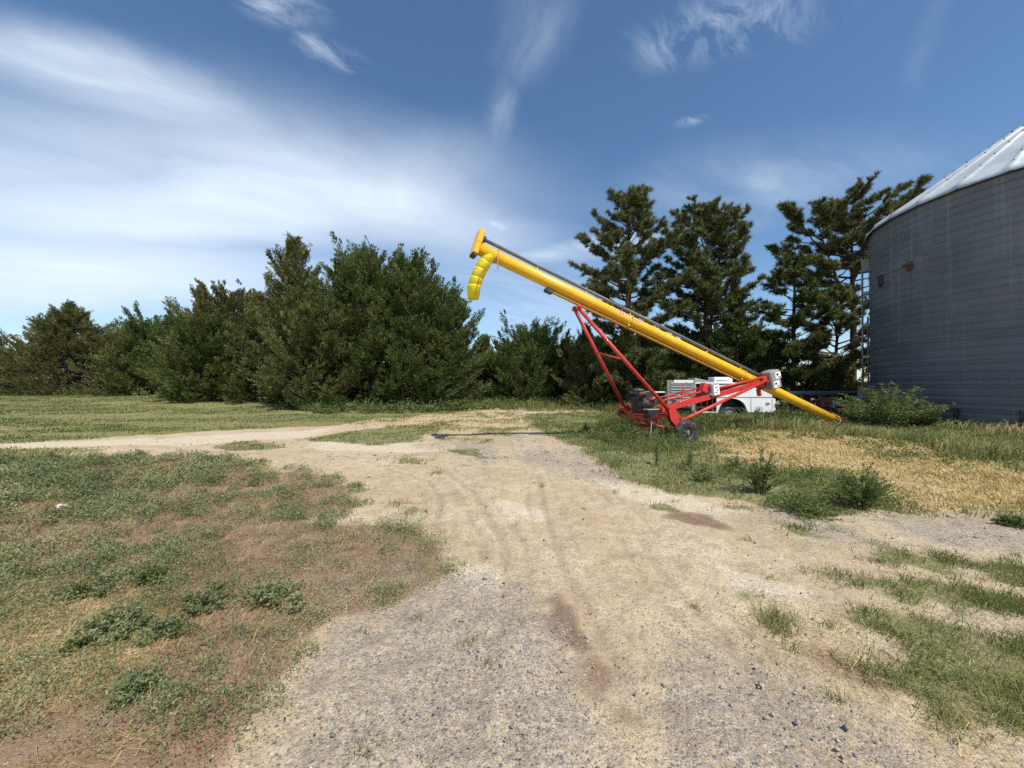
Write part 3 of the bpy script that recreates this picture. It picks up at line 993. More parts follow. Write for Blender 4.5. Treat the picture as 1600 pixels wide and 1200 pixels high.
def pine(label, x, y, H, R, seed, mat='pine', first=0.25, nb=34, open_=0.0, fork=False, leanx=0.0, name='pine_tree', group='tall pines behind the auger', shape='tall', tuft=1.0, sub=9):
    rng = np.random.RandomState(seed)
    root = empty(name, (x, y, float(terr(x, y)) - 0.05))
    tag(root, label, 'tree', group)
    paths, radii = [], []
    tz = np.linspace(0, H * 0.95, 12)
    wob = np.cumsum(rng.normal(0, 0.07, (12, 2)), 0)
    tp = np.stack([leanx * (tz / H) ** 1.5 + wob[:, 0] * tz / H, wob[:, 1] * tz / H, tz], -1)
    stems = [(tp, 0.0, 1.0)]
    paths.append(tp)
    radii.append(np.interp(tz, [0, H * 0.5, H], [0.018 * H, 0.012 * H, 0.02]))
    if fork:
        for (zf, dx, dy, top) in fork:
            u = np.linspace(0, 1, 9)
            b0 = np.array([np.interp(zf * H, tz, tp[:, 0]), np.interp(zf * H, tz, tp[:, 1]), zf * H])
            fp = b0 + np.stack([dx * u ** 0.8, dy * u ** 0.8, (top - zf) * H * u ** 1.15], -1) + np.cumsum(rng.normal(0, 0.05, (9, 3)), 0) * u[:, None]
            paths.append(fp)
            radii.append(np.interp(u, [0, 1], [0.011 * H, 0.02]))
            stems.append((fp, 0.25, 0.7))
    C, D = [], []
    for si, (sp, s0, share) in enumerate(stems):
        nbi = int(nb * share)
        for i in range(nbi):
            if si == 0:
                t = first + (1 - first) * ((i + rng.uniform()) / nbi) ** 0.9
                zz = t * H * 0.95
                c0 = np.array([np.interp(zz, tz, sp[:, k]) for k in range(3)])
                tt = (t - first) / (1 - first)
            else:
                uu_ = s0 + (1 - s0) * (i + rng.uniform()) / nbi
                kk = np.linspace(0, 1, len(sp))
                c0 = np.array([np.interp(uu_, kk, sp[:, k]) for k in range(3)])
                tt = (c0[2] / H - first) / (1 - first)
            tt = min(max(tt, 0), 1)
            if shape == 'tall':
                pr = math.sin(math.pi * min(1, 0.28 + 0.70 * tt)) ** 0.65
            else:
                pr = math.sin(math.pi * min(1, 0.24 + 0.69 * tt)) ** 0.6
            az = i * 2.39996 + rng.normal(0, 0.45) + si
            L = max(0.5, R * pr * rng.uniform(0.55, 1.15) * share ** 0.3)
            rise = np.interp(tt, [0, 0.5, 1], [-0.05, 0.30, 0.95] if shape == 'tall' else [-0.02, 0.22, 0.55]) + rng.normal(0, 0.16)
            u = np.linspace(0, 1, 6)
            hd = np.array([math.cos(az), math.sin(az), 0])
            sd = np.array([-math.sin(az), math.cos(az), 0])
            pts = c0 + hd * (L * u * math.cos(rise))[:, None] + sd * (L * 0.22 * rng.normal() * u ** 2)[:, None]
            pts[:, 2] += L * u * math.sin(rise) + 0.20 * L * u ** 2.2
            pts[:, 2] += rng.normal(0, 0.03 * L, 6) * u
            paths.append(pts)
            radii.append((0.018 + 0.013 * L) * (1.03 - u * 0.82))
            nsb = max(3, int(sub * L / 2.2 * (1 - open_)))
            for j in range(nsb):
                us = rng.uniform(0.38, 1.0) if open_ < 0.3 else rng.uniform(0.55, 1.0)
                q0 = np.array([np.interp(us, u, pts[:, k]) for k in range(3)])
                dirv = unit(hd * rng.uniform(0.3, 1.0) + sd * rng.normal(0, 0.8) + np.array([0, 0, rng.uniform(0.0, 0.8)]))
                sl = rng.uniform(0.25, 0.75) * (1.15 - 0.5 * us)
                q1 = q0 + dirv * sl + np.array([0, 0, 0.12 * sl])
                qm = (q0 + q1) / 2 - np.array([0, 0, 0.05 * sl])
                paths.append(np.stack([q0, qm, q1]))
                radii.append(np.array([0.014, 0.011, 0.008]))
                for f in ((1.0, 0.72, 0.45) if sl > 0.4 else (1.0, 0.6)):
                    C.append(q0 + (q1 - q0) * f + rng.normal(0, 0.04, 3))
                    D.append(dirv)
            C.append(pts[-1])
            D.append(unit(pts[-1] - pts[-2]))
    for sp, _, _ in stems:
        C.append(sp[-1]); D.append(np.array([0, 0, 1.0]))
    C, D = np.array(C), np.array(D)
    n = len(C)
    k = 34
    Dr = np.repeat(D, k, 0)
    dv = unit(rng.normal(size=(n * k, 3))) + Dr * 0.75 + np.array([0, 0, 0.25])
    dv = unit(dv)
    size = np.repeat(rng.uniform(0.8, 1.2, n), k) * tuft
    pos = np.repeat(C, k, 0) + Dr * rng.uniform(-0.12, 0.06, n * k)[:, None]
    V, F = tris(pos + dv * 0.02, dv, rng.uniform(0.19, 0.31, n * k) * size, rng.uniform(0.030, 0.052, n * k) * size, rng)
    tint = np.repeat(np.clip(np.repeat(rng.normal(0.42, 0.22, n), k) + rng.normal(0, 0.14, n * k), 0, 1), 3)
    np_mesh('crown', V, F, M[mat], root, {'tint': tint})
    V, F = tubes_np(paths, radii, 6)
    np_mesh('trunk', V, F, M['pinebark'], root, None, smooth=True)
    return root


def at(px, d):
    return (px - 800) / FPX * d


def top_h(px, py, d):
    x = at(px, d)
    return CAM_H + (HOR - py) * d / FPX - float(terr(x, d))


def put_cedar(label, px, py, d, R, seed, **kw):
    return cedar(label, at(px, d), d, top_h(px, py, d) / 1.075, R, seed, **kw)


put_cedar('low cedar cut by the left edge of the view', -35, 545, 39, 3.6, 101)
put_cedar('broad conical cedar far left at the end of the lawn', 108, 466, 38, 5.0, 102, nb=190, low=0.05, mat='cedar_olive')
put_cedar('small pointed cedar just right of the broad conical one', 203, 500, 36.5, 3.2, 103)
put_cedar('low rounded cedar behind the lawn, between two pointed ones', 258, 522, 38, 3.2, 104, profile='egg', mat='cedar_dark')
put_cedar('cedar with a sparse twin top above the end of the lawn', 313, 448, 34, 3.2, 105, mat='cedar', sparse_top=0.35, nb=130)
put_cedar('olive cedar sloping up toward the tall group', 362, 468, 31, 3.2, 106, mat='cedar_olive', profile='egg')
put_cedar('leafy cedar leaning on the left flank of the tallest one', 405, 452, 28.5, 2.2, 107, mat='cedar')
put_cedar('short dark cedar in front of the olive one, down to the weeds', 335, 520, 29.5, 2.8, 112, mat='cedar_dark', profile='egg')
put_cedar('tallest cedar of the left belt with a loose grey green top', 460, 356, 26.5, 1.75, 108, mat='cedar', profile='dome', nb=170, sparse_top=0.25)
put_cedar('dark narrow cedar spire poking up behind the big group', 529, 398, 29, 1.6, 109, mat='cedar_dark', nb=110)
put_cedar('wide dense dark cedar in the middle of the big group', 575, 392, 26, 3.0, 110, mat='cedar_dark', profile='dome', nb=190)
put_cedar('dense dark cedar with a blunt top right of the wide one', 645, 402, 26, 2.6, 111, mat='cedar_dark', profile='dome', nb=170)
put_cedar('cedar at the right shoulder of the big group by the gap', 688, 462, 27, 2.3, 113, mat='cedar_dark', profile='egg', nb=150)
put_cedar('low skirt of cedar at the foot of the tallest tree', 500, 505, 25, 2.6, 114, mat='cedar', profile='egg', nb=120)
put_cedar('young pointed cedar just right of the big group', 756, 523, 34, 2.0, 115, mat='cedar')
put_cedar('thin pointed cedar seen through the gap below the spout', 787, 536, 36, 1.7, 116, mat='cedar_dark')
put_cedar('rounded green broadleaf tree in the low row past the drive', 835, 536, 35, 3.0, 117, mat='broad', profile='round', nb=110, name='broadleaf_tree')
put_cedar('pointed cedar left of the red auger arms', 882, 528, 34, 2.8, 118, mat='cedar')
put_cedar('feathery cedar directly behind the red arms', 917, 508, 32, 2.2, 119, mat='cedar_dark')
put_cedar('low olive brown bushy cedar left of the auger engine', 925, 556, 29.5, 2.0, 120, mat='cedar_olive', profile='egg')
put_cedar('dark low cedar filling the gap at the end of the drive', 805, 560, 32, 2.4, 121, mat='cedar_dark', profile='egg')
put_cedar('low dark cedar under the two tall pines', 985, 545, 29, 2.2, 122, mat='cedar_dark', profile='egg')
put_cedar('cedar between the tall pines and the dark round topped tree', 1152, 436, 27, 2.5, 123, mat='cedar_dark', nb=130)
put_cedar('low cedar behind the white service bed', 1090, 540, 29, 2.2, 126, mat='cedar_dark', profile='egg')
put_cedar('yellow green juniper bush behind the old black pipe', 1290, 588, 25, 1.6, 124, mat='cedar_olive', profile='egg', nb=70)

pine('tall dense pine with a pointed crown, left of the tall pair', at(982, 27), 27, top_h(985, 294, 27), 4.2, 201, first=0.10, nb=96, sub=14, tuft=1.1)
pine('tall pine with several bare stems, right of the tall pair', at(1105, 28), 28, top_h(1105, 320, 28), 3.6, 202, first=0.22, nb=58, sub=11, tuft=1.1, fork=[(0.3, -1.2, 0.3, 0.93), (0.32, 1.3, 0.2, 0.90)])
pine('dark pine with a ragged narrow top left of the leaning one', at(1238, 26), 26, top_h(1238, 396, 26), 2.7, 203, first=0.12, nb=58, mat='cedar_dark', sub=14)
pine('big open flat topped pine beside the grain bin', at(1332, 27), 27, top_h(1345, 312, 27), 4.5, 204, first=0.55, nb=32, shape='flat', open_=0.36, sub=20, tuft=1.1, mat='pine_brown', fork=[(0.50, -2.1, 0.4, 0.86), (0.62, 1.4, 0.2, 0.90)])
pine('browning lower pine in front of the big open one', at(1305, 24.5), 24.5, top_h(1305, 455, 24.5), 2.9, 205, first=0.08, nb=50, mat='pine_brown', sub=12, tuft=1.1)
pine('tall pine whose tip shows above the bin roof', at(1566, 30), 30, top_h(1566, 214, 30), 3.0, 206, first=0.4, nb=30)

# back row, closing the gaps
for k, (px, py, d, R) in enumerate([(20, 548, 44, 4.2), (160, 528, 43, 4.0), (235, 528, 43, 4.2), (300, 512, 40, 4.0), (352, 490, 37, 3.6), (425, 470, 33, 3.4), (490, 440, 32, 3.2), (560, 440, 32, 3.2),
                                    (615, 430, 31, 3.2), (665, 470, 32, 3.0), (712, 520, 33, 2.6), (760, 560, 39, 2.6), (860, 548, 39, 3.0), (945, 530, 36, 2.8), (1010, 520, 34, 2.8), (1065, 530, 34, 2.8),
                                    (1130, 520, 33, 2.8), (1195, 520, 31, 2.6)]):
    put_cedar('dark cedar in the back row of the shelter belt, mostly hidden by nearer trees', px, py + 16, d, R * 0.85, 500 + k, mat='cedar_dark' if k % 2 else 'cedar', profile='egg', nb=100, group='back row of cedars')

# ------------------------------------------------------------------ grain bin
def build_bin():
    cx, cy, R, EAVE = 20.95, 14.45, 5.48, 8.60
    root = empty('grain_bin', (cx, cy, 0.0))
    tag(root, 'round corrugated galvanised steel grain bin with a bright ribbed conical roof', 'grain bin')
    # wall material
    m, nt, b = new_mat('galvanised_wall')
    tcn = nt.nodes.new('ShaderNodeTexCoord')
    sp = nd(nt, 'ShaderNodeSeparateXYZ', {'Vector': tcn.outputs['Object']})
    ang = math_(nt, 'MULTIPLY', math_(nt, 'ARCTAN2', sp.outputs[1], sp.outputs[0]), R)
    cb = nt.nodes.new('ShaderNodeCombineXYZ')
    nt.links.new(math_(nt, 'MULTIPLY', ang, 2.2), cb.inputs[0])
    nt.links.new(math_(nt, 'MULTIPLY', sp.outputs[2], 0.05), cb.inputs[1])
    stre = noise_(nt, cb.outputs[0], 1.6, 5, 0.7)
    cb2 = nt.nodes.new('ShaderNodeCombineXYZ')
    nt.links.new(math_(nt, 'MULTIPLY', ang, 0.5), cb2.inputs[0])
    nt.links.new(sp.outputs[2], cb2.inputs[1])
    blot = noise_(nt, cb2.outputs[0], 1.3, 5, 0.6)
    # separate sheets differ a little: one tone for each ring and bay
    row = math_(nt, 'FLOOR', math_(nt, 'DIVIDE', sp.outputs[2], 0.835))
    bay = math_(nt, 'FLOOR', math_(nt, 'ADD', math_(nt, 'DIVIDE', ang, 2.87), math_(nt, 'MULTIPLY', math_(nt, 'MODULO', row, 2.0), 0.5)))
    cb3 = nt.nodes.new('ShaderNodeCombineXYZ')
    nt.links.new(row, cb3.inputs[0])
    nt.links.new(bay, cb3.inputs[1])
    wnz = nt.nodes.new('ShaderNodeTexWhiteNoise')
    wnz.noise_dimensions = '3D'
    nt.links.new(cb3.outputs[0], wnz.inputs['Vector'])
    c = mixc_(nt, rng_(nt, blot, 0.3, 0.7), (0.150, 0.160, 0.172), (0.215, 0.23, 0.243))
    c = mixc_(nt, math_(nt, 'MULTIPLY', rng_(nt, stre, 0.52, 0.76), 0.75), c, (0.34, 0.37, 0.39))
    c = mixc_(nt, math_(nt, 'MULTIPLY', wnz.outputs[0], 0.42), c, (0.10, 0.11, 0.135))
    # newer, darker sheets low on the wall
    c = mixc_(nt, math_(nt, 'MULTIPLY', rng_(nt, sp.outputs[2], 4.96, 4.94), 0.30), c, (0.095, 0.105, 0.13))
    # rust run below the bracket
    ra = math_(nt, 'ABSOLUTE', math_(nt, 'SUBTRACT', ang, RUST_ANG * R))
    run = math_(nt, 'MULTIPLY', rng_(nt, ra, 0.10, 0.01), math_(nt, 'MULTIPLY', rng_(nt, sp.outputs[2], 6.1, 6.0), rng_(nt, sp.outputs[2], 4.6, 5.9)))
    c = mixc_(nt, math_(nt, 'MULTIPLY', run, 0.5), c, (0.13, 0.08, 0.055))
    nt.links.new(c, b.inputs['Base Color'])
    b.inputs['Metallic'].default_value = 0.15
    nt.links.new(rng_(nt, blot, 0.2, 0.8, 0.5, 0.65), b.inputs['Roughness'])
    # corrugated shell with real waves
    n_a = 220
    zs = np.linspace(0.0, EAVE, int(EAVE / 0.2783 * 12) + 1)
    ph = (zs / 0.2783) % 1.0
    prof = 0.006 * np.sin(2 * np.pi * ph) - 0.036 * np.exp(-((ph - 0.5) / 0.11) ** 2)
    prof = prof + np.where((zs / 0.835) % 1.0 < 0.05, 0.012, 0.0)       # lap of each ring of sheets
    a = np.linspace(0, 2 * np.pi, n_a, endpoint=False)
    A, Z = np.meshgrid(a, zs)
    RR = R + np.repeat(prof[:, None], n_a, 1)
    V = np.stack([RR * np.cos(A), RR * np.sin(A), Z], -1).reshape(-1, 3)
    i = np.arange(len(zs) * n_a).reshape(len(zs), n_a)
    j = np.roll(i, -1, 1)
    F = np.stack([i[:-1], j[:-1], j[1:], i[1:]], -1).reshape(-1, 4)
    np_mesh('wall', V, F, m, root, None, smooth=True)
    # bolts on the ring laps and upright seams
    bb = MB()
    for k in range(1, 10):
        z = k * 0.835 + 0.03
        for q in range(150):
            th = 2 * np.pi * q / 150
            if math.cos(th - 3.6) < 0.0:
                continue
            bb.box(((R + 0.03) * math.cos(th), (R + 0.03) * math.sin(th), z), (0.022, 0.022, 0.022), None, 0)
        for q in range(12):
            th = (q + 0.5 * (k % 2)) * 2.87 / R
            if math.cos(th - 3.6) < 0.0:
                continue
            for w in range(6):
                bb.box(((R + 0.028) * math.cos(th), (R + 0.028) * math.sin(th), z + 0.1 + w * 0.125), (0.02, 0.02, 0.02), None, 0)
    bo = bb.build('bolt', M['steel'], root)
    tag(bo, kind='stuff')
    # roof of ribbed sectors
    m2, nt, b = new_mat('galvanised_roof')
    tcn = nt.nodes.new('ShaderNodeTexCoord')
    n1 = noise_(nt, tcn.outputs['Object'], 1.2, 6, 0.6)
    n2 = noise_(nt, tcn.outputs['Object'], 14, 5, 0.65)
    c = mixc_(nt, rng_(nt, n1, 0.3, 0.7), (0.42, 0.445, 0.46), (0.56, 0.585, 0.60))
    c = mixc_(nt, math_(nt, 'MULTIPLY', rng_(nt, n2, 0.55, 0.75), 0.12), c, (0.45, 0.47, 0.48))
    nt.links.new(c, b.inputs['Base Color'])
    b.inputs['Metallic'].default_value = 0.25
    nt.links.new(rng_(nt, n2, 0.2, 0.8, 0.38, 0.55), b.inputs['Roughness'])
    NS = 30
    sub = 14
    slope = math.tan(R_(35.5))
    na = NS * sub
    th = np.arange(na) * 2 * np.pi / na
    w = (np.arange(na) % sub) / sub                    # across one sector
    rib = np.exp(-((np.minimum(w, 1 - w)) / 0.075) ** 2) * 0.085
    rr = np.array([R + 0.17, R + 0.17, R + 0.12, R - 0.15, R - 0.6, 3.5, 2.0, 1.0, 0.45])
    zr = np.array([EAVE - 0.17, EAVE - 0.12, EAVE + 0.0, EAVE + 0.16, EAVE + 0.47, 0, 0, 0, 0])
    for q in range(5, 9):
        zr[q] = EAVE + 0.47 + (R - 0.6 - rr[q]) * slope
    fade = np.array([0.35, 0.35, 0.7, 1, 1, 1, 1, 0.7, 0.3])
    V = np.zeros((len(rr), na, 3))
    for q in range(len(rr)):
        sag = -0.05 * np.sin(np.pi * w) * (1 if q > 1 else 0) * min(1, rr[q] / R)
        V[q, :, 0] = rr[q] * np.cos(th)
        V[q, :, 1] = rr[q] * np.sin(th)
        V[q, :, 2] = zr[q] + rib * fade[q] + sag
    i = np.arange(len(rr) * na).reshape(len(rr), na)
    j = np.roll(i, -1, 1)
    F = np.stack([i[:-1], j[:-1], j[1:], i[1:]], -1).reshape(-1, 4)
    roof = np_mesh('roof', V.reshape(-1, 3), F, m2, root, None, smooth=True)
    cap = MB()
    zt = zr[-1]
    cap.lathe([(0, 0.46), (0.22, 0.46), (0.24, 0.52), (0.30, 0.50), (0.42, 0.02)], (0, 0, zt - 0.04), (0, 0, 1), 24)
    cap.build('roof_cap', m2, roof)
    rb = MB()
    for k in range(NS):
        t0 = 2 * math.pi * k / NS
        for q in range(7):
            r0 = R - 0.25 - q * 0.72
            if r0 < 0.8:
                continue
            z0 = EAVE + 0.47 + (R - 0.6 - r0) * slope + 0.075
            rb.box((r0 * math.cos(t0), r0 * math.sin(t0), z0), (0.04, 0.04, 0.04), None, 0)
    o = rb.build('roof_bolt', M['black'], root)
    tag(o, kind='stuff')
    # concrete pad
    pad = MB()
    pad.lathe([(-0.3, R + 0.12), (0.03, R + 0.12), (0.05, R + 0.09), (0.05, R - 0.4)], (0, 0, 0), (0, 0, 1), 64)
    pad.build('concrete_pad', M['stone'], root)
    # ladder on the far left flank
    tl = math.atan2(0.70, -0.714)
    ra_ = Vector((math.cos(tl), math.sin(tl), 0))
    ta_ = Vector((-math.sin(tl), math.cos(tl), 0))
    lad = MB()
    for s in (-0.2, 0.2):
        lad.bar(ra_ * (R + 0.24) + ta_ * s + Vector((0, 0, 0.6)), ra_ * (R + 0.24) + ta_ * s + Vector((0, 0, 7.75)), 0.05, 0.05)
    lo = lad.build('ladder', M['steel'], root)
    for q in range(24):
        z = 0.8 + q * 0.295
        rg = MB()
        rg.tube([ra_ * (R + 0.24) - ta_ * 0.2 + Vector((0, 0, z)), ra_ * (R + 0.24) + ta_ * 0.2 + Vector((0, 0, z))], 0.014, 6)
        rg.build('rung', M['steel'], lo)
    for q in range(5):
        z = 1.5 + q * 1.52
        for s in (-0.2, 0.2):
            bk = MB()
            bk.bar(ra_ * (R - 0.01) + ta_ * s + Vector((0, 0, z)), ra_ * (R + 0.25) + ta_ * s + Vector((0, 0, z)), 0.04, 0.12)
            bk.build('ladder_bracket', M['steel'], lo)
    gd = MB()
    gd.box(ra_ * (R + 0.12) + Vector((0, 0, 7.35)), (0.30, 0.45, 0.55), Matrix.Rotation(tl, 3, 'Z'), 0.02)
    gd.build('roof_hatch_box', M['guard'], root)
    # conduit and electrical box at the foot
    cd = MB()
    cd.tube([ra_ * (R + 0.06) - ta_ * 0.42 + Vector((0, 0, 0.6)), ra_ * (R + 0.06) - ta_ * 0.42 + Vector((0, 0, 5.0))], 0.035, 8)
    cd.build('conduit', M['guard'], root)
    eb = MB()
    eb.box(ra_ * (R + 0.30) - ta_ * 0.25 + Vector((0, 0, 1.05)), (0.30, 0.5, 0.8), Matrix.Rotation(tl, 3, 'Z'), 0.02)
    ebo = eb.build('electrical_box', M['guard'], root)
    el = MB()
    el.bar(ra_ * (R + 0.30) - ta_ * 0.25 + Vector((0, 0, 0.0)), ra_ * (R + 0.30) - ta_ * 0.25 + Vector((0, 0, 0.7)), 0.08, 0.08)
    el.build('post', M['guard'], ebo)
    # rusty bracket with a rod, and a dark vent
    n = Vector((math.cos(RUST_ANG), math.sin(RUST_ANG), 0))
    t = Vector((-math.sin(RUST_ANG), math.cos(RUST_ANG), 0))
    br = MB()
    rt = Matrix.Rotation(RUST_ANG, 3, 'Z')
    br.box(n * (R + 0.05) + Vector((0, 0, 6.28)), (0.08, 0.20, 0.34), rt, 0.01)
    br.box(n * (R + 0.16) + Vector((0, 0, 6.30)), (0.18, 0.12, 0.12), rt, 0.02)
    br.tube([n * (R + 0.2) + Vector((0, 0, 6.27)), n * (R + 0.26) + t * (-0.95) + Vector((0, 0, 6.16))], 0.015, 6)
    br.build('rusty_bracket', M['rust'], root)
    VA = VENT_ANG
    n = Vector((math.cos(VA), math.sin(VA), 0))
    vt = MB()
    vt.box(n * (R + 0.05) + Vector((0, 0, 6.12)), (0.12, 0.2, 0.5), Matrix.Rotation(VA, 3, 'Z'), 0.03)
    vt.box(n * (R + 0.09) + Vector((0, 0, 6.30)), (0.16, 0.16, 0.10), Matrix.Rotation(VA, 3, 'Z'), 0.02)
    vt.build('wall_vent', M['black'], root)
    # anchor posts at the foot
    for th in ANCHORS:
        n = Vector((math.cos(th), math.sin(th), 0))
        an = MB()
        for s in (-0.05, 0.05):
            t = Vector((-math.sin(th), math.cos(th), 0)) * s
            an.bar(n * (R + 0.07) + t + Vector((0, 0, 0.0)), n * (R + 0.07) + t + Vector((0, 0, 0.85)), 0.03, 0.06)
        an.box(n * (R + 0.10) + Vector((0, 0, 0.12)), (0.16, 0.2, 0.03), Matrix.Rotation(th, 3, 'Z'), 0.004)
        an.build('anchor', M['black'], root)
    return root


def bin_angle(px):
    """wall angle where the sight line of that column meets the bin"""
    cx, cy, R = 20.95, 14.45, 5.48
    u = (px - 800) / FPX
    # |(u*d - cx, d - cy)| = R, nearer root
    a = u * u + 1
    bq = -2 * (u * cx + cy)
    cq = cx * cx + cy * cy - R * R
    d = (-bq - math.sqrt(max(0.0, bq * bq - 4 * a * cq))) / (2 * a)
    return math.atan2(d - cy, u * d - cx)


RUST_ANG = bin_angle(1424)
VENT_ANG = bin_angle(1379)
ANCHORS = [bin_angle(1496), bin_angle(1600), bin_angle(1410)]
build_bin()

# ------------------------------------------------------------------ grain auger
AB = Vector((12.63, 14.8, 0.0))
AD = Vector((-0.932, -0.361, 0.0)).normalized()
AL = Vector((AD.y, -AD.x, 0.0))
AL = AL if AL.y < 0 else -AL          # sideways, toward the yard
TAN = 0.335
Z0 = 0.22


def A(s, l, z):
    return AB + AD * s + AL * l + Vector((0, 0, z))


def AT(s, l=0.0, up=0.0):
    """point at s along the tube axis, offset sideways and square to the tube"""
    k = math.hypot(1, TAN)
    return A(s - up * TAN / k, l, Z0 + s * TAN + up / k)


def text_mesh(txt, size, off=0.0, ext=0.0):
    cu = bpy.data.curves.new('lettering', 'FONT')
    cu.body = txt
    cu.size = size
    cu.align_x = 'CENTER'
    cu.align_y = 'CENTER'
    cu.offset = off
    cu.space_character = 1.08
    cu.resolution_u = 3
    o = bpy.data.objects.new('lettering', cu)
    COL.objects.link(o)
    dg = bpy.context.evaluated_depsgraph_get()
    me = bpy.data.meshes.new_from_object(o.evaluated_get(dg))
    bpy.data.objects.remove(o)
    return me


def tube_text(txt, size, s_mid, rad, ang0, mat, parent, name, off=0.0, stretch=1.0):
    """lettering wrapped round the auger tube, reading from the high end down"""
    me = text_mesh(txt, size, off)
    bm = bmesh.new()
    bm.from_mesh(me)
    bmesh.ops.triangulate(bm, faces=bm.faces[:])
    bmesh.ops.subdivide_edges(bm, edges=[e for e in bm.edges if e.calc_length() > 0.06], cuts=2)
    axis = (AT(1) - AT(0)).normalized()
    side = AL
    up = axis.cross(side).normalized()
    if up.z < 0:
        up = -up
    for v in bm.verts:
        a = ang0 + v.co.y / rad
        c = AT(s_mid) - axis * (v.co.x * stretch)
        v.co = c + (side * math.cos(a) + up * math.sin(a)) * rad
    for f in bm.faces:
        f.smooth = False
    bmesh.ops.recalc_face_normals(bm, faces=bm.faces[:])
    me2 = bpy.data.meshes.new(name)
    bm.to_mesh(me2)
    bm.free()
    me2.materials.append(mat)
    o = bpy.data.objects.new(name, me2)
    return link(o, parent)


def build_wheel(parent, c, axis, R=0.35, W=0.21, rim_mat=None, holes=8):
    """tyre and rim as children of an empty-free wheel mesh (hub)"""
    ax = Vector(axis).normalized()
    c = Vector(c)
    hub = MB()
    hub.lathe([(-W * 0.45, 0.0), (-W * 0.45, 0.05), (-W * 0.2, 0.055), (W * 0.30, 0.055), (W * 0.42, 0.05), (W * 0.46, 0.035), (W * 0.46, 0.0)], c, ax, 20)
    for k in range(5):
        x = ax.orthogonal().normalized()
        y = ax.cross(x)
        p = c + (x * math.cos(k * 1.2566) + y * math.sin(k * 1.2566)) * 0.075
        hub.tube([p + ax * W * 0.16, p + ax * W * 0.27], 0.012, 6)
    w = hub.build('wheel', M['steel'], parent)
    ty = MB()
    rr = R * 0.56
    prof = [(-W * 0.36, rr), (-W * 0.46, rr + 0.02), (-W * 0.52, (rr + R) / 2), (-W * 0.50, R - 0.05), (-W * 0.42, R - 0.015), (-W * 0.30, R),
            (-W * 0.24, R), (-W * 0.22, R - 0.012), (-W * 0.18, R - 0.012), (-W * 0.16, R), (-W * 0.03, R), (-W * 0.02, R - 0.012), (W * 0.02, R - 0.012), (W * 0.03, R),
            (W * 0.16, R), (W * 0.18, R - 0.012), (W * 0.22, R - 0.012), (W * 0.24, R), (W * 0.30, R), (W * 0.42, R - 0.015), (W * 0.50, R - 0.05), (W * 0.52, (rr + R) / 2), (W * 0.46, rr + 0.02), (W * 0.36, rr)]
    ty.lathe(prof, c, ax, 48, closed=True)
    ty.build('tyre', M['rubber'], w)
    rm = MB()
    rm.lathe([(-W * 0.40, rr), (-W * 0.36, rr - 0.02), (-W * 0.2, rr - 0.035), (W * 0.2, rr - 0.035), (W * 0.36, rr - 0.02), (W * 0.42, rr + 0.006), (W * 0.40, rr - 0.012), (W * 0.22, rr - 0.045)], c, ax, 40)
    x = ax.orthogonal().normalized()
    y = ax.cross(x)
    # dished disc cut by openings
    for k in range(holes):
        a0 = 2 * math.pi * k / holes
        a1 = a0 + 2 * math.pi / holes * 0.5
        for (r0, t0, r1, t1, f0, f1) in ((0.05, W * 0.16, 0.11, W * 0.20, 0, 1.0), (0.11, W * 0.20, rr - 0.03, W * 0.05, 0, 0.62)):
            e0, e1 = a0, a0 + 2 * math.pi / holes * f1
            seg = 4
            for q in range(seg):
                b0, b1 = e0 + (e1 - e0) * q / seg, e0 + (e1 - e0) * (q + 1) / seg
                P = [c + ax * t0 + (x * math.cos(b0) + y * math.sin(b0)) * r0, c + ax * t0 + (x * math.cos(b1) + y * math.sin(b1)) * r0,
                     c + ax * t1 + (x * math.cos(b1) + y * math.sin(b1)) * r1, c + ax * t1 + (x * math.cos(b0) + y * math.sin(b0)) * r1]
                rm.face(P)
    rm.build('rim', rim_mat or M['black'], w)
    return w


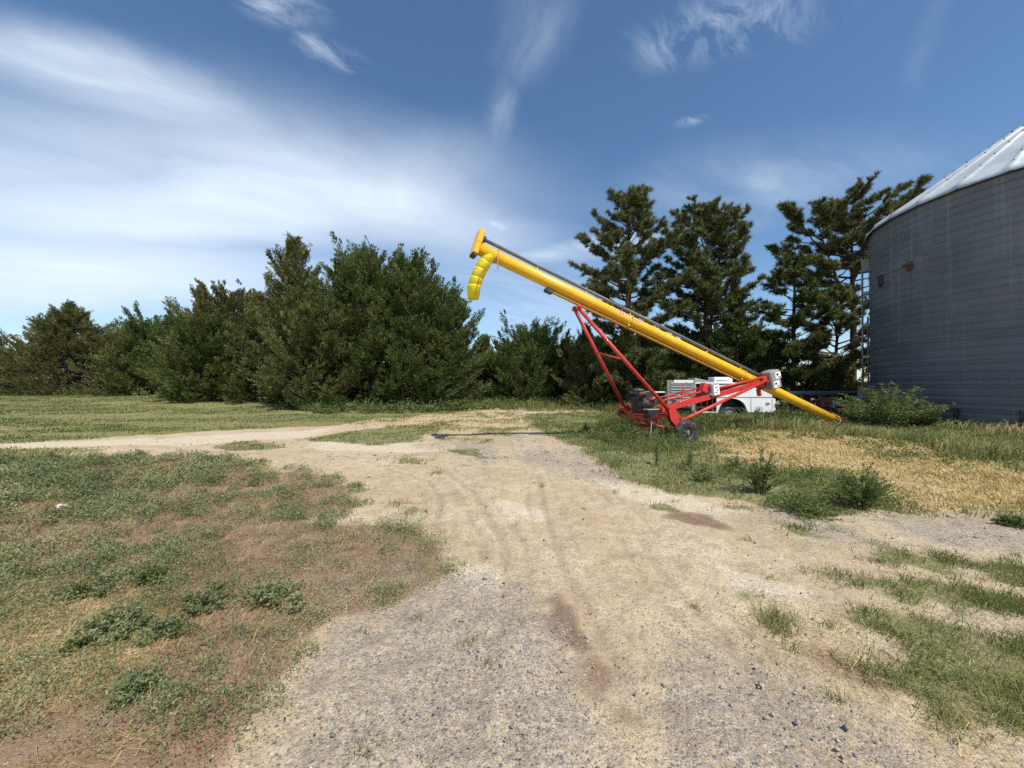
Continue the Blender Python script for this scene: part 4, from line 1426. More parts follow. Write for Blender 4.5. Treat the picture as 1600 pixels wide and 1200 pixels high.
def build_auger():
    root = empty('grain_auger', (0, 0, 0))
    root.location = AB
    tag(root, 'long yellow grain auger raised on a red wheeled frame with a bent yellow spout', 'grain auger')
    made = []
    _link = globals()['link']

    def fin(o):
        made.append(o)
        return o
    RT = 0.160
    t = MB()
    ss = [0.55, 3.0, 5.3, 5.301, 8, 11, 14.45]
    t.tube([AT(s) for s in ss], RT, 40)
    for s in (5.33, 9.9):
        t.tube([AT(s - 0.04), AT(s + 0.04)], RT + 0.012, 40)
        for q in range(4):
            a = q * math.pi / 2 + 0.5
            ax = (AT(1) - AT(0)).normalized()
            upv = ax.cross(AL).normalized()
            upv = upv if upv.z > 0 else -upv
            p = AT(s) + (AL * math.cos(a) + upv * math.sin(a)) * (RT + 0.03)
            t.box(p, (0.05, 0.05, 0.05), None, 0.005)
    tube = fin(t.build('auger_tube', M['yellow'], root))
    # intake: flighting inside a cage of rods at the foot
    fl = MB()
    ax = (AT(1) - AT(0)).normalized()
    upv = ax.cross(AL).normalized()
    upv = upv if upv.z > 0 else -upv
    prev = None
    for q in range(73):
        s = -0.22 + q / 72 * 0.95
        a = q * 2 * math.pi / 24
        d = AL * math.cos(a) + upv * math.sin(a)
        cur = (AT(s) + d * 0.03, AT(s) + d * 0.155)
        if prev:
            fl.face([prev[0], prev[1], cur[1], cur[0]])
        prev = cur
    fl.tube([AT(-0.3), AT(0.8)], 0.03, 10)
    fin(fl.build('flighting', M['steel'], root))
    cg = MB()
    for q in range(10):
        a = q * 2 * math.pi / 10
        d = AL * math.cos(a) + upv * math.sin(a)
        cg.tube([AT(-0.3) + d * 0.18, AT(0.62) + d * 0.185], 0.010, 6)
    for s in (-0.3, 0.0, 0.3):
        cg.tube([AT(s) + (AL * math.cos(k * math.pi / 10) + upv * math.sin(k * math.pi / 10)) * 0.18 for k in range(21)], 0.012, 6)
    fin(cg.build('intake_guard', M['yellow'], root))
    # chain box at the head
    hb = MB()
    rot = Matrix((AL, upv, ax)).transposed()
    hb.box(AT(14.50, 0, 0.10), (0.36, 0.62, 0.15), rot, 0.025)
    hb.box(AT(14.57, 0, 0.10), (0.38, 0.64, 0.02), rot, 0.006)
    hb.box(AT(14.50, 0, 0.11), (0.375, 0.025, 0.16), rot, 0.004)
    hbo = fin(hb.build('head_box', M['yellow'], root))
    hx = MB()
    hx.box(AT(14.50, 0, -0.235), (0.30, 0.05, 0.13), rot, 0.01)
    fin(hx.build('bearing_block', M['black'], hbo))
    hx = MB()
    hx.box(AT(14.38, 0, 0.27), (0.14, 0.14, 0.06), rot, 0.01)
    fin(hx.build('shaft_bearing', M['black'], hbo))
    # drive shaft cover along the top
    dc = MB()
    dc.tube([AT(s, 0, 0.275) for s in (4.25, 6, 8, 10.15, 10.151, 12, 14.38)], [0.05, 0.05, 0.05, 0.05, 0.045, 0.045, 0.045], 16)
    fin(dc.build('drive_shaft_cover', M['greytube'], root))
    for s in (5.4, 6.9, 8.4, 9.9, 11.4, 12.9):
        sp_ = MB()
        sp_.box(AT(s, 0, 0.198), (0.05, 0.10, 0.03), rot, 0.004)
        fin(sp_.build('shaft_support', M['yellow'], root))
    # slide track under the tube
    tk = MB()
    tk.bar(AT(5.2, 0, -0.215), AT(12.45, 0, -0.215), 0.10, 0.045, up=upv)
    for s in np.arange(5.4, 12.5, 0.65):
        tk.box(AT(s, 0, -0.19), (0.04, 0.05, 0.06), rot, 0.003)
    fin(tk.build('slide_track', paint('track_paint', (0.46, 0.22, 0.02), 0.5, dust=0.2, bump=0.004), root))
    te = MB()
    te.box(AT(12.42, 0, -0.235), (0.16, 0.10, 0.22), rot, 0.01)
    fin(te.build('track_stop', M['black'], root))
    # bent spout of nested cones
    pts = [Vector((s, 0, z)) for s, z in ((14.17, 4.88), (14.29, 4.70), (14.40, 4.50), (14.50, 4.28), (14.56, 4.09), (14.58, 3.78))]
    rads = [(0.150, 0.163), (0.164, 0.160), (0.162, 0.157), (0.160, 0.154), (0.168, 0.138)]
    so = MB()
    for q in range(5):
        a, b_ = A(pts[q].x, 0, pts[q].z), A(pts[q + 1].x, 0, pts[q + 1].z)
        d = (b_ - a)
        L = d.length
        over = 0.05 if q < 4 else 0.0
        r0, r1 = rads[q]
        so.lathe([(-0.01, r0 - 0.012), (-0.012, r0 + 0.001), (0.010, r0 + 0.002), (0.014, r0), (L + over, r1), (L + over, r1 - 0.008), (0.0, r0 - 0.012)], a, d, 32)
    spo = fin(so.build('spout', M['spout'], root))
    rp = MB()
    ro = [A(13.98, 0.12, Z0 + 13.98 * TAN + 0.14), A(14.02, 0.185, 4.86), A(14.12, 0.20, 4.78), A(14.26, 0.19, 4.62), A(14.40, 0.185, 4.44), A(14.47, 0.18, 4.28), A(14.52, 0.18, 4.1)]
    rp.tube(ro, 0.010, 6)
    rp.tube([A(13.99, 0.175, 4.84), A(14.0, 0.19, 4.65), A(13.99, 0.18, 4.52)], 0.010, 6)
    rp.tube([AT(13.98) + (AL * math.cos(k * 0.35) + upv * math.sin(k * 0.35)) * 0.182 for k in range(19)], 0.009, 6)
    fin(rp.build('rope', M['rope'], spo))
    ch = MB()
    for q in range(9):
        ch.box(A(14.52 + q * 0.008, 0.178, 4.10 - q * 0.035), (0.018, 0.012, 0.02), None, 0.003)
    fin(ch.build('chain', M['black'], spo))
    # lettering on the tube
    fin(tube_text('WESTFIELD', 0.19, 10.05, RT + 0.003, 0.50, M['cream'], tube, 'lettering_edge', off=0.016, stretch=0.98))
    fin(tube_text('WESTFIELD', 0.19, 10.05, RT + 0.006, 0.50, M['redink'], tube, 'lettering', off=0.002, stretch=0.98))
    fin(tube_text('LE MK5', 0.17, 4.72, RT + 0.004, 0.62, M['ink'], tube, 'lettering', off=0.0, stretch=1.0))
    # ---- red undercarriage
    PV = A(11.55, 0, 3.86)
    for sgn in (1, -1):
        foot = A(9.28, sgn * 0.97, 0.92)
        top = A(11.62, sgn * 0.10, 3.74)
        am = MB()
        am.tube([foot, top], 0.052 if sgn > 0 else 0.050, 16)
        am.box(top, (0.08, 0.10, 0.16), rot, 0.01)
        fin(am.build('lift_arm', M['red'], root))
    br = MB()
    f1, t1, f2, t2 = A(9.28, 0.97, 0.92), A(11.62, 0.10, 3.74), A(9.28, -0.97, 0.92), A(11.62, -0.10, 3.74)
    br.tube([f1.lerp(t1, 0.50), f2.lerp(t2, 0.60)], 0.022, 10)
    br.tube([f2.lerp(t2, 0.52), f2.lerp(t2, 0.56) + Vector((0, 0, 0.04))], 0.035, 8)
    fin(br.build('cross_brace', M['red'], root))
    ro_ = MB()
    ro_.tube([A(11.62, -0.2, 3.78), A(11.62, 0.2, 3.78)], 0.03, 12)
    for l in (-0.13, 0.13):
        ro_.lathe([(-0.03, 0.03), (-0.03, 0.055), (0.03, 0.055), (0.03, 0.03)], A(11.62, l, 3.79), AL, 16)
    fin(ro_.build('track_roller', M['red'], root))
    # axle and side plates
    axl = MB()
    axl.bar(A(8.85, -1.0, 0.38), A(8.85, 0.97, 0.38), 0.10, 0.10)
    axl.tube([A(8.83, 0.9, 0.34), A(8.83, 1.2, 0.34)], 0.035, 12)
    axl.tube([A(8.83, -0.9, 0.34), A(8.83, -1.2, 0.34)], 0.035, 12)
    fin(axl.build('axle', M['red'], root))
    for sgn in (1, -1):
        pl = MB()
        l0 = sgn * 0.92
        P = [A(9.40, l0, 0.95), A(9.20, l0, 1.02), A(8.85, l0, 0.60), A(8.74, l0, 0.30), A(8.90, l0, 0.28), A(9.32, l0, 0.68)]
        pl.prism(P, AL * 0.03)
        P2 = [p + AL * (0.12 if sgn > 0 else -0.12) for p in P]
        pl.prism(P2, AL * 0.03)
        pl.bar(A(9.0, l0 - 0.02, 0.74), A(9.0, l0 + 0.2 * sgn, 0.74), 0.05, 0.05)
        fin(pl.build('side_plate', M['red'], root))
        la = MB()
        la.tube([A(8.92, sgn * 0.96, 0.62), A(6.9, sgn * 0.67, 1.17), A(4.45, sgn * 0.26, 1.80)], [0.050, 0.048, 0.045], 14)
        la.box(A(4.45, sgn * 0.24, 1.80), (0.10, 0.08, 0.20), rot, 0.01)
        fin(la.build('lower_arm', M['red'], root))
    # wide flat beam and upper rails
    bmn = MB()
    bmn.bar(A(9.25, 0.62, 0.93), A(4.5, 0.16, 1.74), 0.07, 0.15)
    fin(bmn.build('frame_beam', M['red'], root))
    rl = MB()
    rl.tube([A(9.2, 0.42, 1.16), A(7.0, 0.30, 1.50)], 0.035, 10)
    rl.tube([A(9.2, 0.10, 1.20), A(7.0, 0.18, 1.62)], 0.028, 10)
    rl.tube([A(6.6, 0.25, 1.55), A(4.4, 0.18, 1.93)], 0.040, 10)
    rl.tube([A(9.0, 0.2, 0.98), A(4.6, 0.1, 1.62)], 0.030, 10)
    fin(rl.build('drive_rail', M['red'], root))
    cr = MB()
    cr.tube([A(8.15, 0.33, 1.34), A(8.15, 0.33, 1.66)], 0.02, 8)
    cr.tube([A(8.28, 0.33, 1.64), A(8.02, 0.33, 1.72)], 0.016, 8)
    cr.box(A(8.15, 0.33, 1.36), (0.12, 0.1, 0.1), None, 0.01)
    fin(cr.build('winch_crank', M['red'], root))
    # middle gearbox: red housing, grey guard, white stickers
    ry = Matrix.Rotation(math.atan2(AD.y, AD.x), 3, 'Z')
    gb = MB()
    gb.box(A(7.32, 0.32, 1.55), (0.22, 0.30, 0.22), rot, 0.03)
    gbo = fin(gb.build('gearbox', M['red'], root))
    guard = MB()
    guard.box(A(7.14, 0.34, 1.48), (0.36, 0.36, 0.12), rot, 0.03)
    gua = fin(guard.build('guard', M['guard'], gbo))

    def stickers(base, lst, parent):
        """white warning stickers on the yard side of a guard"""
        side = AL
        for (s, up, w, h) in lst:
            st = MB()
            st.box(base + ax * s + upv * up + side * 0.0, (0.006, h, w), rot, 0)
            so_ = fin(st.build('sticker', M['decal'], parent))
            ik = MB()
            ik.box(base + ax * (s - w * 0.1) + upv * (up + h * 0.28) + side * 0.004, (0.004, h * 0.16, w * 0.6), rot, 0)
            ik.box(base + ax * (s + w * 0.12) + upv * (up - h * 0.05) + side * 0.004, (0.004, h * 0.22, w * 0.3), rot, 0)
            ik.box(base + ax * (s - w * 0.15) + upv * (up - h * 0.30) + side * 0.004, (0.004, h * 0.10, w * 0.5), rot, 0)
            fin(ik.build('sticker_print', M['ink'], so_))
    # guards are turned so their broad face looks at the yard
    up2 = Vector((0, 0, 1))
    st = MB()
    st.box(A(6.67, 0.36, 1.53) + AL * 0.262, (0.10, 0.008, 0.46), None, 0)
    # broad faced guard plates with stickers
    f = MB()
    f.box(A(7.06, 0.50, 1.50), (0.33, 0.10, 0.40), ry @ Matrix.Rotation(R_(8), 3, 'Y'), 0.03)
    fo = fin(f.build('guard_cover', M['guard'], gbo))
    st.bm.free()
    s1 = MB()
    s1.box(A(7.05, 0.553, 1.50), (0.23, 0.008, 0.30), ry @ Matrix.Rotation(R_(8), 3, 'Y'), 0)
    s1o = fin(s1.build('sticker', M['decal'], fo))
    k1 = MB()
    for dz, w, dx in ((0.10, 0.16, 0.02), (0.0, 0.10, -0.05), (-0.09, 0.13, 0.03)):
        k1.box(A(7.05 + dx * 0.7, 0.559, 1.50 + dz * 0.8), (w * 0.7, 0.006, 0.03), ry @ Matrix.Rotation(R_(8), 3, 'Y'), 0)
    fin(k1.build('sticker_print', M['redink'], s1o))
    # upper gearbox guard on the tube
    rg2 = ry @ Matrix.Rotation(R_(14), 3, 'Y')
    u = MB()
    u.box(A(4.12, 0.20, 1.84), (0.46, 0.36, 0.62), rg2, 0.03)
    uo = fin(u.build('upper_guard', M['guard'], root))
    for dz, dx in ((0.14, -0.03), (-0.17, 0.03)):
        s2 = MB()
        s2.box(A(4.08 + dx, 0.384, 1.85 + dz), (0.27, 0.008, 0.22), rg2, 0)
        s2o = fin(s2.build('sticker', M['decal'], uo))
        k2 = MB()
        k2.box(A(4.08 + dx + 0.04, 0.390, 1.85 + dz + 0.02), (0.10, 0.006, 0.07), rg2, 0)
        k2.box(A(4.08 + dx - 0.07, 0.390, 1.85 + dz - 0.05), (0.12, 0.006, 0.03), rg2, 0)
        fin(k2.build('sticker_print', M['ink'], s2o))
    ub = MB()
    ub.box(A(4.50, 0.12, 1.84), (0.22, 0.30, 0.18), rg2, 0.02)
    ub.box(A(4.45, 0.0, 1.40), (0.09, 0.14, 0.26), rg2, 0.02)
    ub.tube([AT(4.3), AT(4.62)], RT + 0.02, 28)
    fin(ub.build('drive_mount', M['red'], root))
    # engine on its tray between the side plates
    tr = MB()
    tr.bar(A(9.42, -1.0, 0.66), A(9.42, 0.75, 0.66), 0.10, 0.10)
    tr.bar(A(8.95, -0.95, 0.80), A(8.95, 0.92, 0.74), 0.08, 0.10)
    tr.box(A(9.15, -0.25, 0.76), (0.60, 1.0, 0.05), ry, 0.01)
    tr.bar(A(9.30, 0.92, 0.80), A(9.60, 0.35, 0.66), 0.05, 0.06)
    tr.bar(A(9.45, -0.95, 0.92), A(9.35, 0.30, 0.50), 0.08, 0.08)
    tr.tube([A(9.4, 0.2, 0.5), A(8.85, 0.6, 0.40)], 0.025, 8)
    tro = fin(tr.build('engine_tray', M['red'], root))
    en = MB()
    en.box(A(9.20, -0.30, 1.05), (0.42, 0.46, 0.46), ry, 0.04)
    for sgn in (-1, 1):
        c = A(9.20, -0.30 + 0.22 * sgn, 1.22)
        for q in range(6):
            en.box(c + AL * sgn * q * 0.03 + Vector((0, 0, q * 0.02)), (0.26, 0.012, 0.26), ry, 0.004)
    en.lathe([(0, 0.0), (0, 0.19), (0.05, 0.21), (0.12, 0.20), (0.13, 0.0)], A(9.20, -0.05, 1.12), AL, 24)
    eno = fin(en.build('engine', M['black'], root))
    af = MB()
    af.lathe([(0, 0.0), (0.0, 0.19), (0.03, 0.21), (0.09, 0.21), (0.12, 0.15), (0.13, 0.0)], A(9.30, -0.30, 1.42), (0, 0, 1), 24)
    fin(af.build('air_filter', M['black'], eno))
    mf = MB()
    mf.tube([A(9.44, -0.1, 1.2), A(9.52, 0.0, 1.34), A(9.52, 0.08, 1.40)], 0.028, 8)
    mf.tube([A(9.54, 0.02, 1.38), A(9.30, 0.02, 1.40)], 0.055, 14)
    fin(mf.build('muffler', M['rust'], eno))
    ft = MB()
    ft.box(A(8.82, -0.50, 1.18), (0.34, 0.34, 0.40), ry, 0.07)
    fto = fin(ft.build('fuel_tank', M['greytube'], root))
    fc = MB()
    fc.lathe([(0, 0.05), (0.04, 0.05), (0.045, 0.0)], A(8.82, -0.50, 1.38), (0, 0, 1), 14)
    fin(fc.build('fuel_cap', M['black'], fto))
    bt = MB()
    bt.box(A(9.42, 0.40, 0.82), (0.38, 0.24, 0.22), ry, 0.02)
    bto = fin(bt.build('battery_box', M['black'], root))
    bl = MB()
    bl.box(A(9.42, 0.40, 0.94), (0.40, 0.26, 0.03), ry, 0.01)
    fin(bl.build('battery_lid', M['guard'], bto))
    hs = MB()
    hs.tube([A(9.5, 0.5, 0.74), A(9.56, 0.58, 0.58), A(9.62, 0.62, 0.36), A(9.72, 0.66, 0.14)], 0.016, 8)
    fin(hs.build('hose', M['guard'], root))
    tb = MB()
    tb.tube([A(9.42, -1.02, 0.66), A(9.42, -1.02, 0.98)], 0.09, 14)
    fin(tb.build('jack_sleeve', M['rust'], root))
    fin(build_wheel(root, A(8.83, 1.10, 0.33), AL, 0.355, 0.22, M['black']))
    fin(build_wheel(root, A(8.83, -1.12, 0.33), -AL, 0.355, 0.22, M['black']))
    # everything above was laid out in yard coordinates: hang it on the root
    for o in root.children:
        o.matrix_parent_inverse = Matrix.Translation(-AB)
    return root


build_auger()


# ------------------------------------------------------------------ white service bed
def build_bed():
    bx, by = 7.80, 16.35
    yaw = R_(2.0)
    root = empty('service_bed_trailer', (bx, by, 0.0), yaw)
    tag(root, 'white utility service bed on a wheel, its front locker standing open', 'service bed')
    # local: x right along the side, y away from the yard, z up
    # lower side panel with the arch cut out
    arc_c, arc_r = (1.62, 0.42), 0.60
    x0, x1, zb, zt = 0.93, 3.36, 0.50, 1.12
    out = [(x0, zb), (arc_c[0] - arc_r, zb)]
    for k in range(1, 16):
        a = math.pi - k * math.pi / 16
        out.append((arc_c[0] + arc_r * math.cos(a), max(zb, arc_c[1] + 0.12 + (arc_r - 0.06) * math.sin(a))))
    out += [(arc_c[0] + arc_r, zb), (x1, zb), (x1 + 0.14, zb + 0.10), (x1 + 0.14, zt - 0.05), (x1, zt), (x0, zt)]
    p = MB()
    p.prism([(x, 0, z) for x, z in out], (0, 0.05, 0))
    body = p.build('side_panel', M['white'], root)
    sm = MB()
    sm.box((2.42, -0.006, 0.80), (0.014, 0.008, 0.60), None, 0)
    sm.box((2.1, -0.004, 1.135), (2.5, 0.008, 0.016), None, 0)
    sm.box((x1 - 0.01, -0.004, 0.8), (0.012, 0.008, 0.58), None, 0)
    sm.build('door_gap', M['black'], body)
    ft = MB()
    nseg = 18
    P0 = [(arc_c[0] + (arc_r + 0.02) * math.cos(math.pi - k * math.pi / nseg), -0.012, arc_c[1] + 0.12 + (arc_r - 0.04) * math.sin(math.pi - k * math.pi / nseg)) for k in range(nseg + 1)]
    ft.tube(P0, 0.022, 6)
    ft.build('fender_lip', M['white'], body)
    mk = MB()
    mk.box((3.12, -0.008, 0.86), (0.10, 0.01, 0.12), None, 0)
    mk.box((3.21, -0.008, 0.87), (0.05, 0.01, 0.08), None, 0)
    mk.build('latch', M['steel'], body)
    # upper locker, its end sloping down to the tail
    u = MB()
    u.prism([(x0 + 0.02, 0.03, 1.15), (x1 + 0.02, 0.03, 1.15), (x1 + 0.02, 0.03, 1.56), (3.16, 0.03, 1.74), (1.5, 0.03, 1.72), (x0 + 0.02, 0.03, 1.66)], (0, 0.45, 0))
    u.build('upper_locker', M['white'], root)
    cap = MB()
    cap.box((3.15, 0.25, 1.765), (0.62, 0.55, 0.05), None, 0.01)
    cap.box((1.75, 0.27, 1.745), (3.55, 0.56, 0.06), None, 0.012)
    cap.box((0.0, 0.27, 1.50), (0.07, 0.50, 0.50), None, 0.008)
    cap.build('top_rail', M['white'], root)
    # open front compartments
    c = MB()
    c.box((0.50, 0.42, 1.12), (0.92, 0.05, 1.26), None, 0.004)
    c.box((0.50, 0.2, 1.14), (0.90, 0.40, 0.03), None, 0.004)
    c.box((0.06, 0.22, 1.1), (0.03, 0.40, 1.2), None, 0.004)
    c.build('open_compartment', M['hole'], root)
    dv = MB()
    for x in (0.30, 0.55, 0.78):
        dv.box((x, 0.2, 0.80), (0.02, 0.3, 0.55), None, 0.003)
    dv.box((0.5, 0.15, 0.72), (0.85, 0.25, 0.02), None, 0.003)
    dv.build('shelf', M['rust'], root)
    ln = MB()
    ln.box((arc_c[0], 0.40, 0.80), (1.30, 0.04, 0.75), None, 0.004)
    ln.box((arc_c[0], 0.22, 1.09), (1.30, 0.32, 0.03), None, 0.004)
    ln.box((arc_c[0] - 0.62, 0.22, 0.78), (0.03, 0.32, 0.56), None, 0.004)
    ln.box((arc_c[0] + 0.62, 0.22, 0.78), (0.03, 0.32, 0.56), None, 0.004)
    ln.build('wheel_well', M['black'], root)
    sl = MB()
    sl.box((0.45, 0.08, 0.50), (1.0, 0.28, 0.06), None, 0.01)
    sl.build('sill', M['white'], root)
    sl = MB()
    sl.box((0.45, 0.02, 1.18), (0.95, 0.05, 0.03), None, 0.004)
    sl.build('cross_rail', M['white'], root)
    # bed floor, far side wall and underframe
    b = MB()
    b.box((1.7, 1.0, 0.66), (3.5, 1.5, 0.08), None, 0.01)
    b.box((1.7, 1.82, 1.10), (3.5, 0.30, 1.20), None, 0.02)
    b.build('bed_floor', M['guard'], root)
    fr = MB()
    for y in (0.6, 1.3):
        fr.box((1.0, y, 0.50), (5.6, 0.09, 0.15), None, 0.01)
    fr.tube([(1.50, 0.1, 0.36), (1.50, 1.85, 0.36)], 0.05, 10)
    fr.build('underframe', M['black'], root)
    # hinged door swung out at the front, ribbed grey inside between rusty posts
    d = MB()
    d.box((-0.62, -0.05, 1.44), (0.96, 0.05, 0.80), None, 0.008)
    for k in range(6):
        d.box((-0.62, -0.085, 1.12 + k * 0.115), (0.92, 0.03, 0.045), None, 0.012)
    do = d.build('open_door', M['guard'], root)
    wt = MB()
    wt.box((-0.55, -0.085, 1.81), (0.84, 0.03, 0.13), None, 0.008)
    wt.build('door_edge', M['white'], do)
    for x in (-1.13, -0.10):
        ps = MB()
        ps.box((x, 0.0, 1.20), (0.20 if x < -1 else 0.17, 0.09, 1.34), None, 0.012)
        ps.build('rusty_post', M['rustpanel'], do)
    # things fixed on top
    tb = MB()
    tb.box((1.38, 0.5, 1.89), (0.82, 0.5, 0.24), None, 0.02)
    tbo = tb.build('tool_box', M['white'], root)
    tg = MB()
    tg.box((1.30, 0.247, 1.86), (0.50, 0.012, 0.05), None, 0)
    tg.build('tool_box_slot', M['guard'], tbo)
    ld = MB()
    ld.prism([(0.02, 0.2, 1.79), (0.10, 0.2, 1.98), (0.92, 0.2, 1.80)], (0, 0.6, 0))
    ld.build('tilted_lid', M['guard'], root)
    # drawbar frame at the front
    t = MB()
    t.box((-1.75, 0.1, 1.36), (1.1, 0.06, 0.06), None, 0.01)
    t.box((-1.22, 0.1, 1.16), (0.06, 0.06, 0.40), None, 0.01)
    t.box((-2.25, 0.1, 1.0), (0.06, 0.06, 0.78), None, 0.01)
    t.build('headache_rack', M['white'], root)
    tk = MB()
    tk.box((-1.55, 0.55, 1.0), (0.6, 0.45, 0.30), None, 0.06)
    tk.build('fuel_tank', M['guard'], root)
    build_wheel(root, (1.50, 0.12, 0.355), (0, -1, 0), 0.365, 0.23, M['white'], 6)
    build_wheel(root, (1.50, 1.85, 0.355), (0, 1, 0), 0.365, 0.23, M['white'], 6)
    # lamp lens at the tail
    tl = MB()
    tl.box((3.485, -0.012, 0.80), (0.05, 0.03, 0.14), None, 0.006)
    tl.build('tail_lamp', M['red'], root)
    return root


build_bed()


# ------------------------------------------------------------------ old machinery behind the auger foot
def build_old():
    d = 20.0
    root = empty('old_auger_pipe', (15.5, d, 0))
    tag(root, 'old dark auger pipe lying level behind the foot of the yellow auger', 'pipe')
    p = MB()
    p.tube([(-1.3, 0.1, 1.22), (3.4, -0.1, 1.25)], 0.13, 20)
    po = p.build('pipe', M['greytube'], root)
    q = MB()
    q.tube([(-1.6, 0.112, 1.22), (-0.2, 0.05, 1.227)], 0.142, 20)
    q.build('pipe_sleeve', M['guard'], po)
    for x in (-0.9, 2.9):
        s = MB()
        s.bar((x, 0, 0.0), (x, 0, 1.1), 0.09, 0.09)
        s.bar((x - 0.3, 0, 0.05), (x + 0.3, 0, 0.05), 0.08, 0.08)
        s.build('stand', M['rust'], root)
    e = empty('old_engine', (16.1, 19.4, 0))
    tag(e, 'rusty red old engine in the weeds under the dark pipe', 'engine')
    b = MB()
    b.box((-0.35, 0, 0.72), (0.55, 0.5, 0.42), None, 0.08)
    b.tube([(-0.75, 0, 0.86), (-0.5, 0, 0.98), (0.3, 0, 0.98), (0.75, 0, 0.84), (0.8, 0, 0.6)], 0.07, 10)
    b.tube([(0.55, 0, 0.62), (0.95, 0, 0.62)], 0.2, 16)
    b.bar((-0.8, 0, 0.5), (0.9, 0, 0.5), 0.1, 0.1)
    b.build('engine_block', paint('faded_red_rust', (0.26, 0.07, 0.035), 0.8, (0.2, 0.1, 0.05), 0.7, dust=0.3), e)
    c = MB()
    c.box((0.1, -0.18, 0.74), (0.50, 0.36, 0.36), None, 0.03)
    for k in range(5):
        c.box((0.1, -0.37, 0.62 + k * 0.06), (0.46, 0.03, 0.02), None, 0.004)
    c.build('cooling_shroud', M['steel'], e)
    for x in (-0.6, 0.7):
        l = MB()
        l.bar((x, 0.1, 0), (x, 0.1, 0.5), 0.08, 0.08)
        l.build('leg', M['rust'], e)


build_old()

# pale stone lying in the left weeds
def build_stone():
    x, y = G(97, 793)
    rng = np.random.RandomState(3)
    bm = bmesh.new()
    bmesh.ops.create_icosphere(bm, subdivisions=2, radius=0.06)
    for v in bm.verts:
        v.co *= 1 + rng.uniform(-0.22, 0.22)
        v.co.z *= 0.62
        v.co.x *= 1.25
    me = bpy.data.meshes.new('pale_stone')
    bm.to_mesh(me)
    bm.free()
    me.materials.append(M['stone'])
    o = link(bpy.data.objects.new('pale_stone', me))
    o.location = (x, y, float(terr(x, y)) + 0.03)
    tag(o, 'fist sized pale stone lying among the weeds at the left', 'stone')


build_stone()

# ------------------------------------------------------------------ ground cover ("stuff")
def ground_z(x, y):
    return terr(x, y) + 0.0


def blade_field(name, label, n, wedge_args, prob, h, w, lean, mat, seed, az=None, tint=(0.5, 0.25), clump=1, spread=0.04):
    rng = np.random.RandomState(seed)
    x, y = wedge(n, *wedge_args, rng)
    o = land(x, y)
    keep = rng.uniform(size=n) < np.clip(prob(o, x, y), 0, 1)
    x, y = x[keep], y[keep]
    hs = 1.0
    if clump > 1:
        tt = np.repeat(rng.normal(0, 0.12, len(x)), clump)
        hs = np.repeat(rng.uniform(0.6, 1.2, len(x)), clump)
        x = np.repeat(x, clump) + rng.normal(0, spread, len(x) * clump)
        y = np.repeat(y, clump) + rng.normal(0, spread, len(y) * clump)
    else:
        tt = 0
    m = len(x)
    far = np.clip(np.hypot(x, y) / 6.0, 1.0, 6.0)          # broader blades where single ones could not be told apart
    hh = rng.uniform(h[0], h[1], m) * hs
    if name == 'tall_grass':
        hh = hh * (1 - 0.62 * sstep(8.5, 12.5, x))
    ww = rng.uniform(w[0], w[1], m) * far ** 0.8
    a = rng.uniform(0, 2 * np.pi, m) if az is None else rng.normal(az, 0.7, m)
    V, F = blades(np.stack([x, y, ground_z(x, y) - 0.012], -1), hh, ww, rng.uniform(lean[0], lean[1], m), a, rng)
    t = rng.normal(tint[0], tint[1], m) + tt
    if name == 'lawn_grass':          # sun-bleached bands in the lawn
        t = t + 0.46 * sstep(0.44, 0.62, fbm(x * 0.35, y, 0.55, 41, 3)) - 0.17
    elif name == 'verge_grass':
        t = t + 0.30 * sstep(0.50, 0.64, fbm(x, y, 0.6, 66, 3))
    t = np.clip(t, 0, 1)
    ob = np_mesh(name, V, F, M[mat], None, {'tint': np.repeat(t, 5)})
    tag(ob, label, kind='stuff')
    return ob


def leaf_field(name, label, n, wedge_args, prob, k, spread, hgt, ln, wd, mat, seed, tint=(0.45, 0.2), size=(0.5, 1.3)):
    """low leafy plants: k leaves each, in a small dome"""
    rng = np.random.RandomState(seed)
    x, y = wedge(n, *wedge_args, rng)
    o = land(x, y)
    keep = rng.uniform(size=n) < np.clip(prob(o, x, y), 0, 1)
    x, y = x[keep], y[keep]
    m = len(x)
    sz = rng.uniform(size[0], size[1], m)
    far = np.clip(np.hypot(x, y) / 7.0, 0.5, 5.0) ** 0.75
    S = np.repeat(sz, k)
    th, rr = rng.uniform(0, 2 * np.pi, m * k), np.sqrt(rng.uniform(size=m * k)) * spread * S
    px, py = np.repeat(x, k) + rr * np.cos(th), np.repeat(y, k) + rr * np.sin(th)
    top = hgt * S * np.sqrt(np.clip(1 - (rr / (spread * S * 1.05)) ** 2, 0, 1))
    pz = ground_z(px, py) + top * rng.uniform(0.05, 1.0, m * k) ** 0.7
    d = np.stack([np.cos(th) * 0.6, np.sin(th) * 0.6, rng.uniform(-0.1, 0.9, m * k)], -1) + rng.normal(0, 0.45, (m * k, 3))
    f = np.repeat(far, k)
    V, F = leaves(np.stack([px, py, pz], -1), d, rng.uniform(ln[0], ln[1], m * k) * f, rng.uniform(wd[0], wd[1], m * k) * f, rng)
    t = np.clip(np.repeat(rng.normal(tint[0], tint[1], m), k) + rng.normal(0, 0.13, m * k), 0, 1)
    ob = np_mesh(name, V, F, M[mat], None, {'tint': np.repeat(t, 4)})
    tag(ob, label, kind='stuff')
    return ob


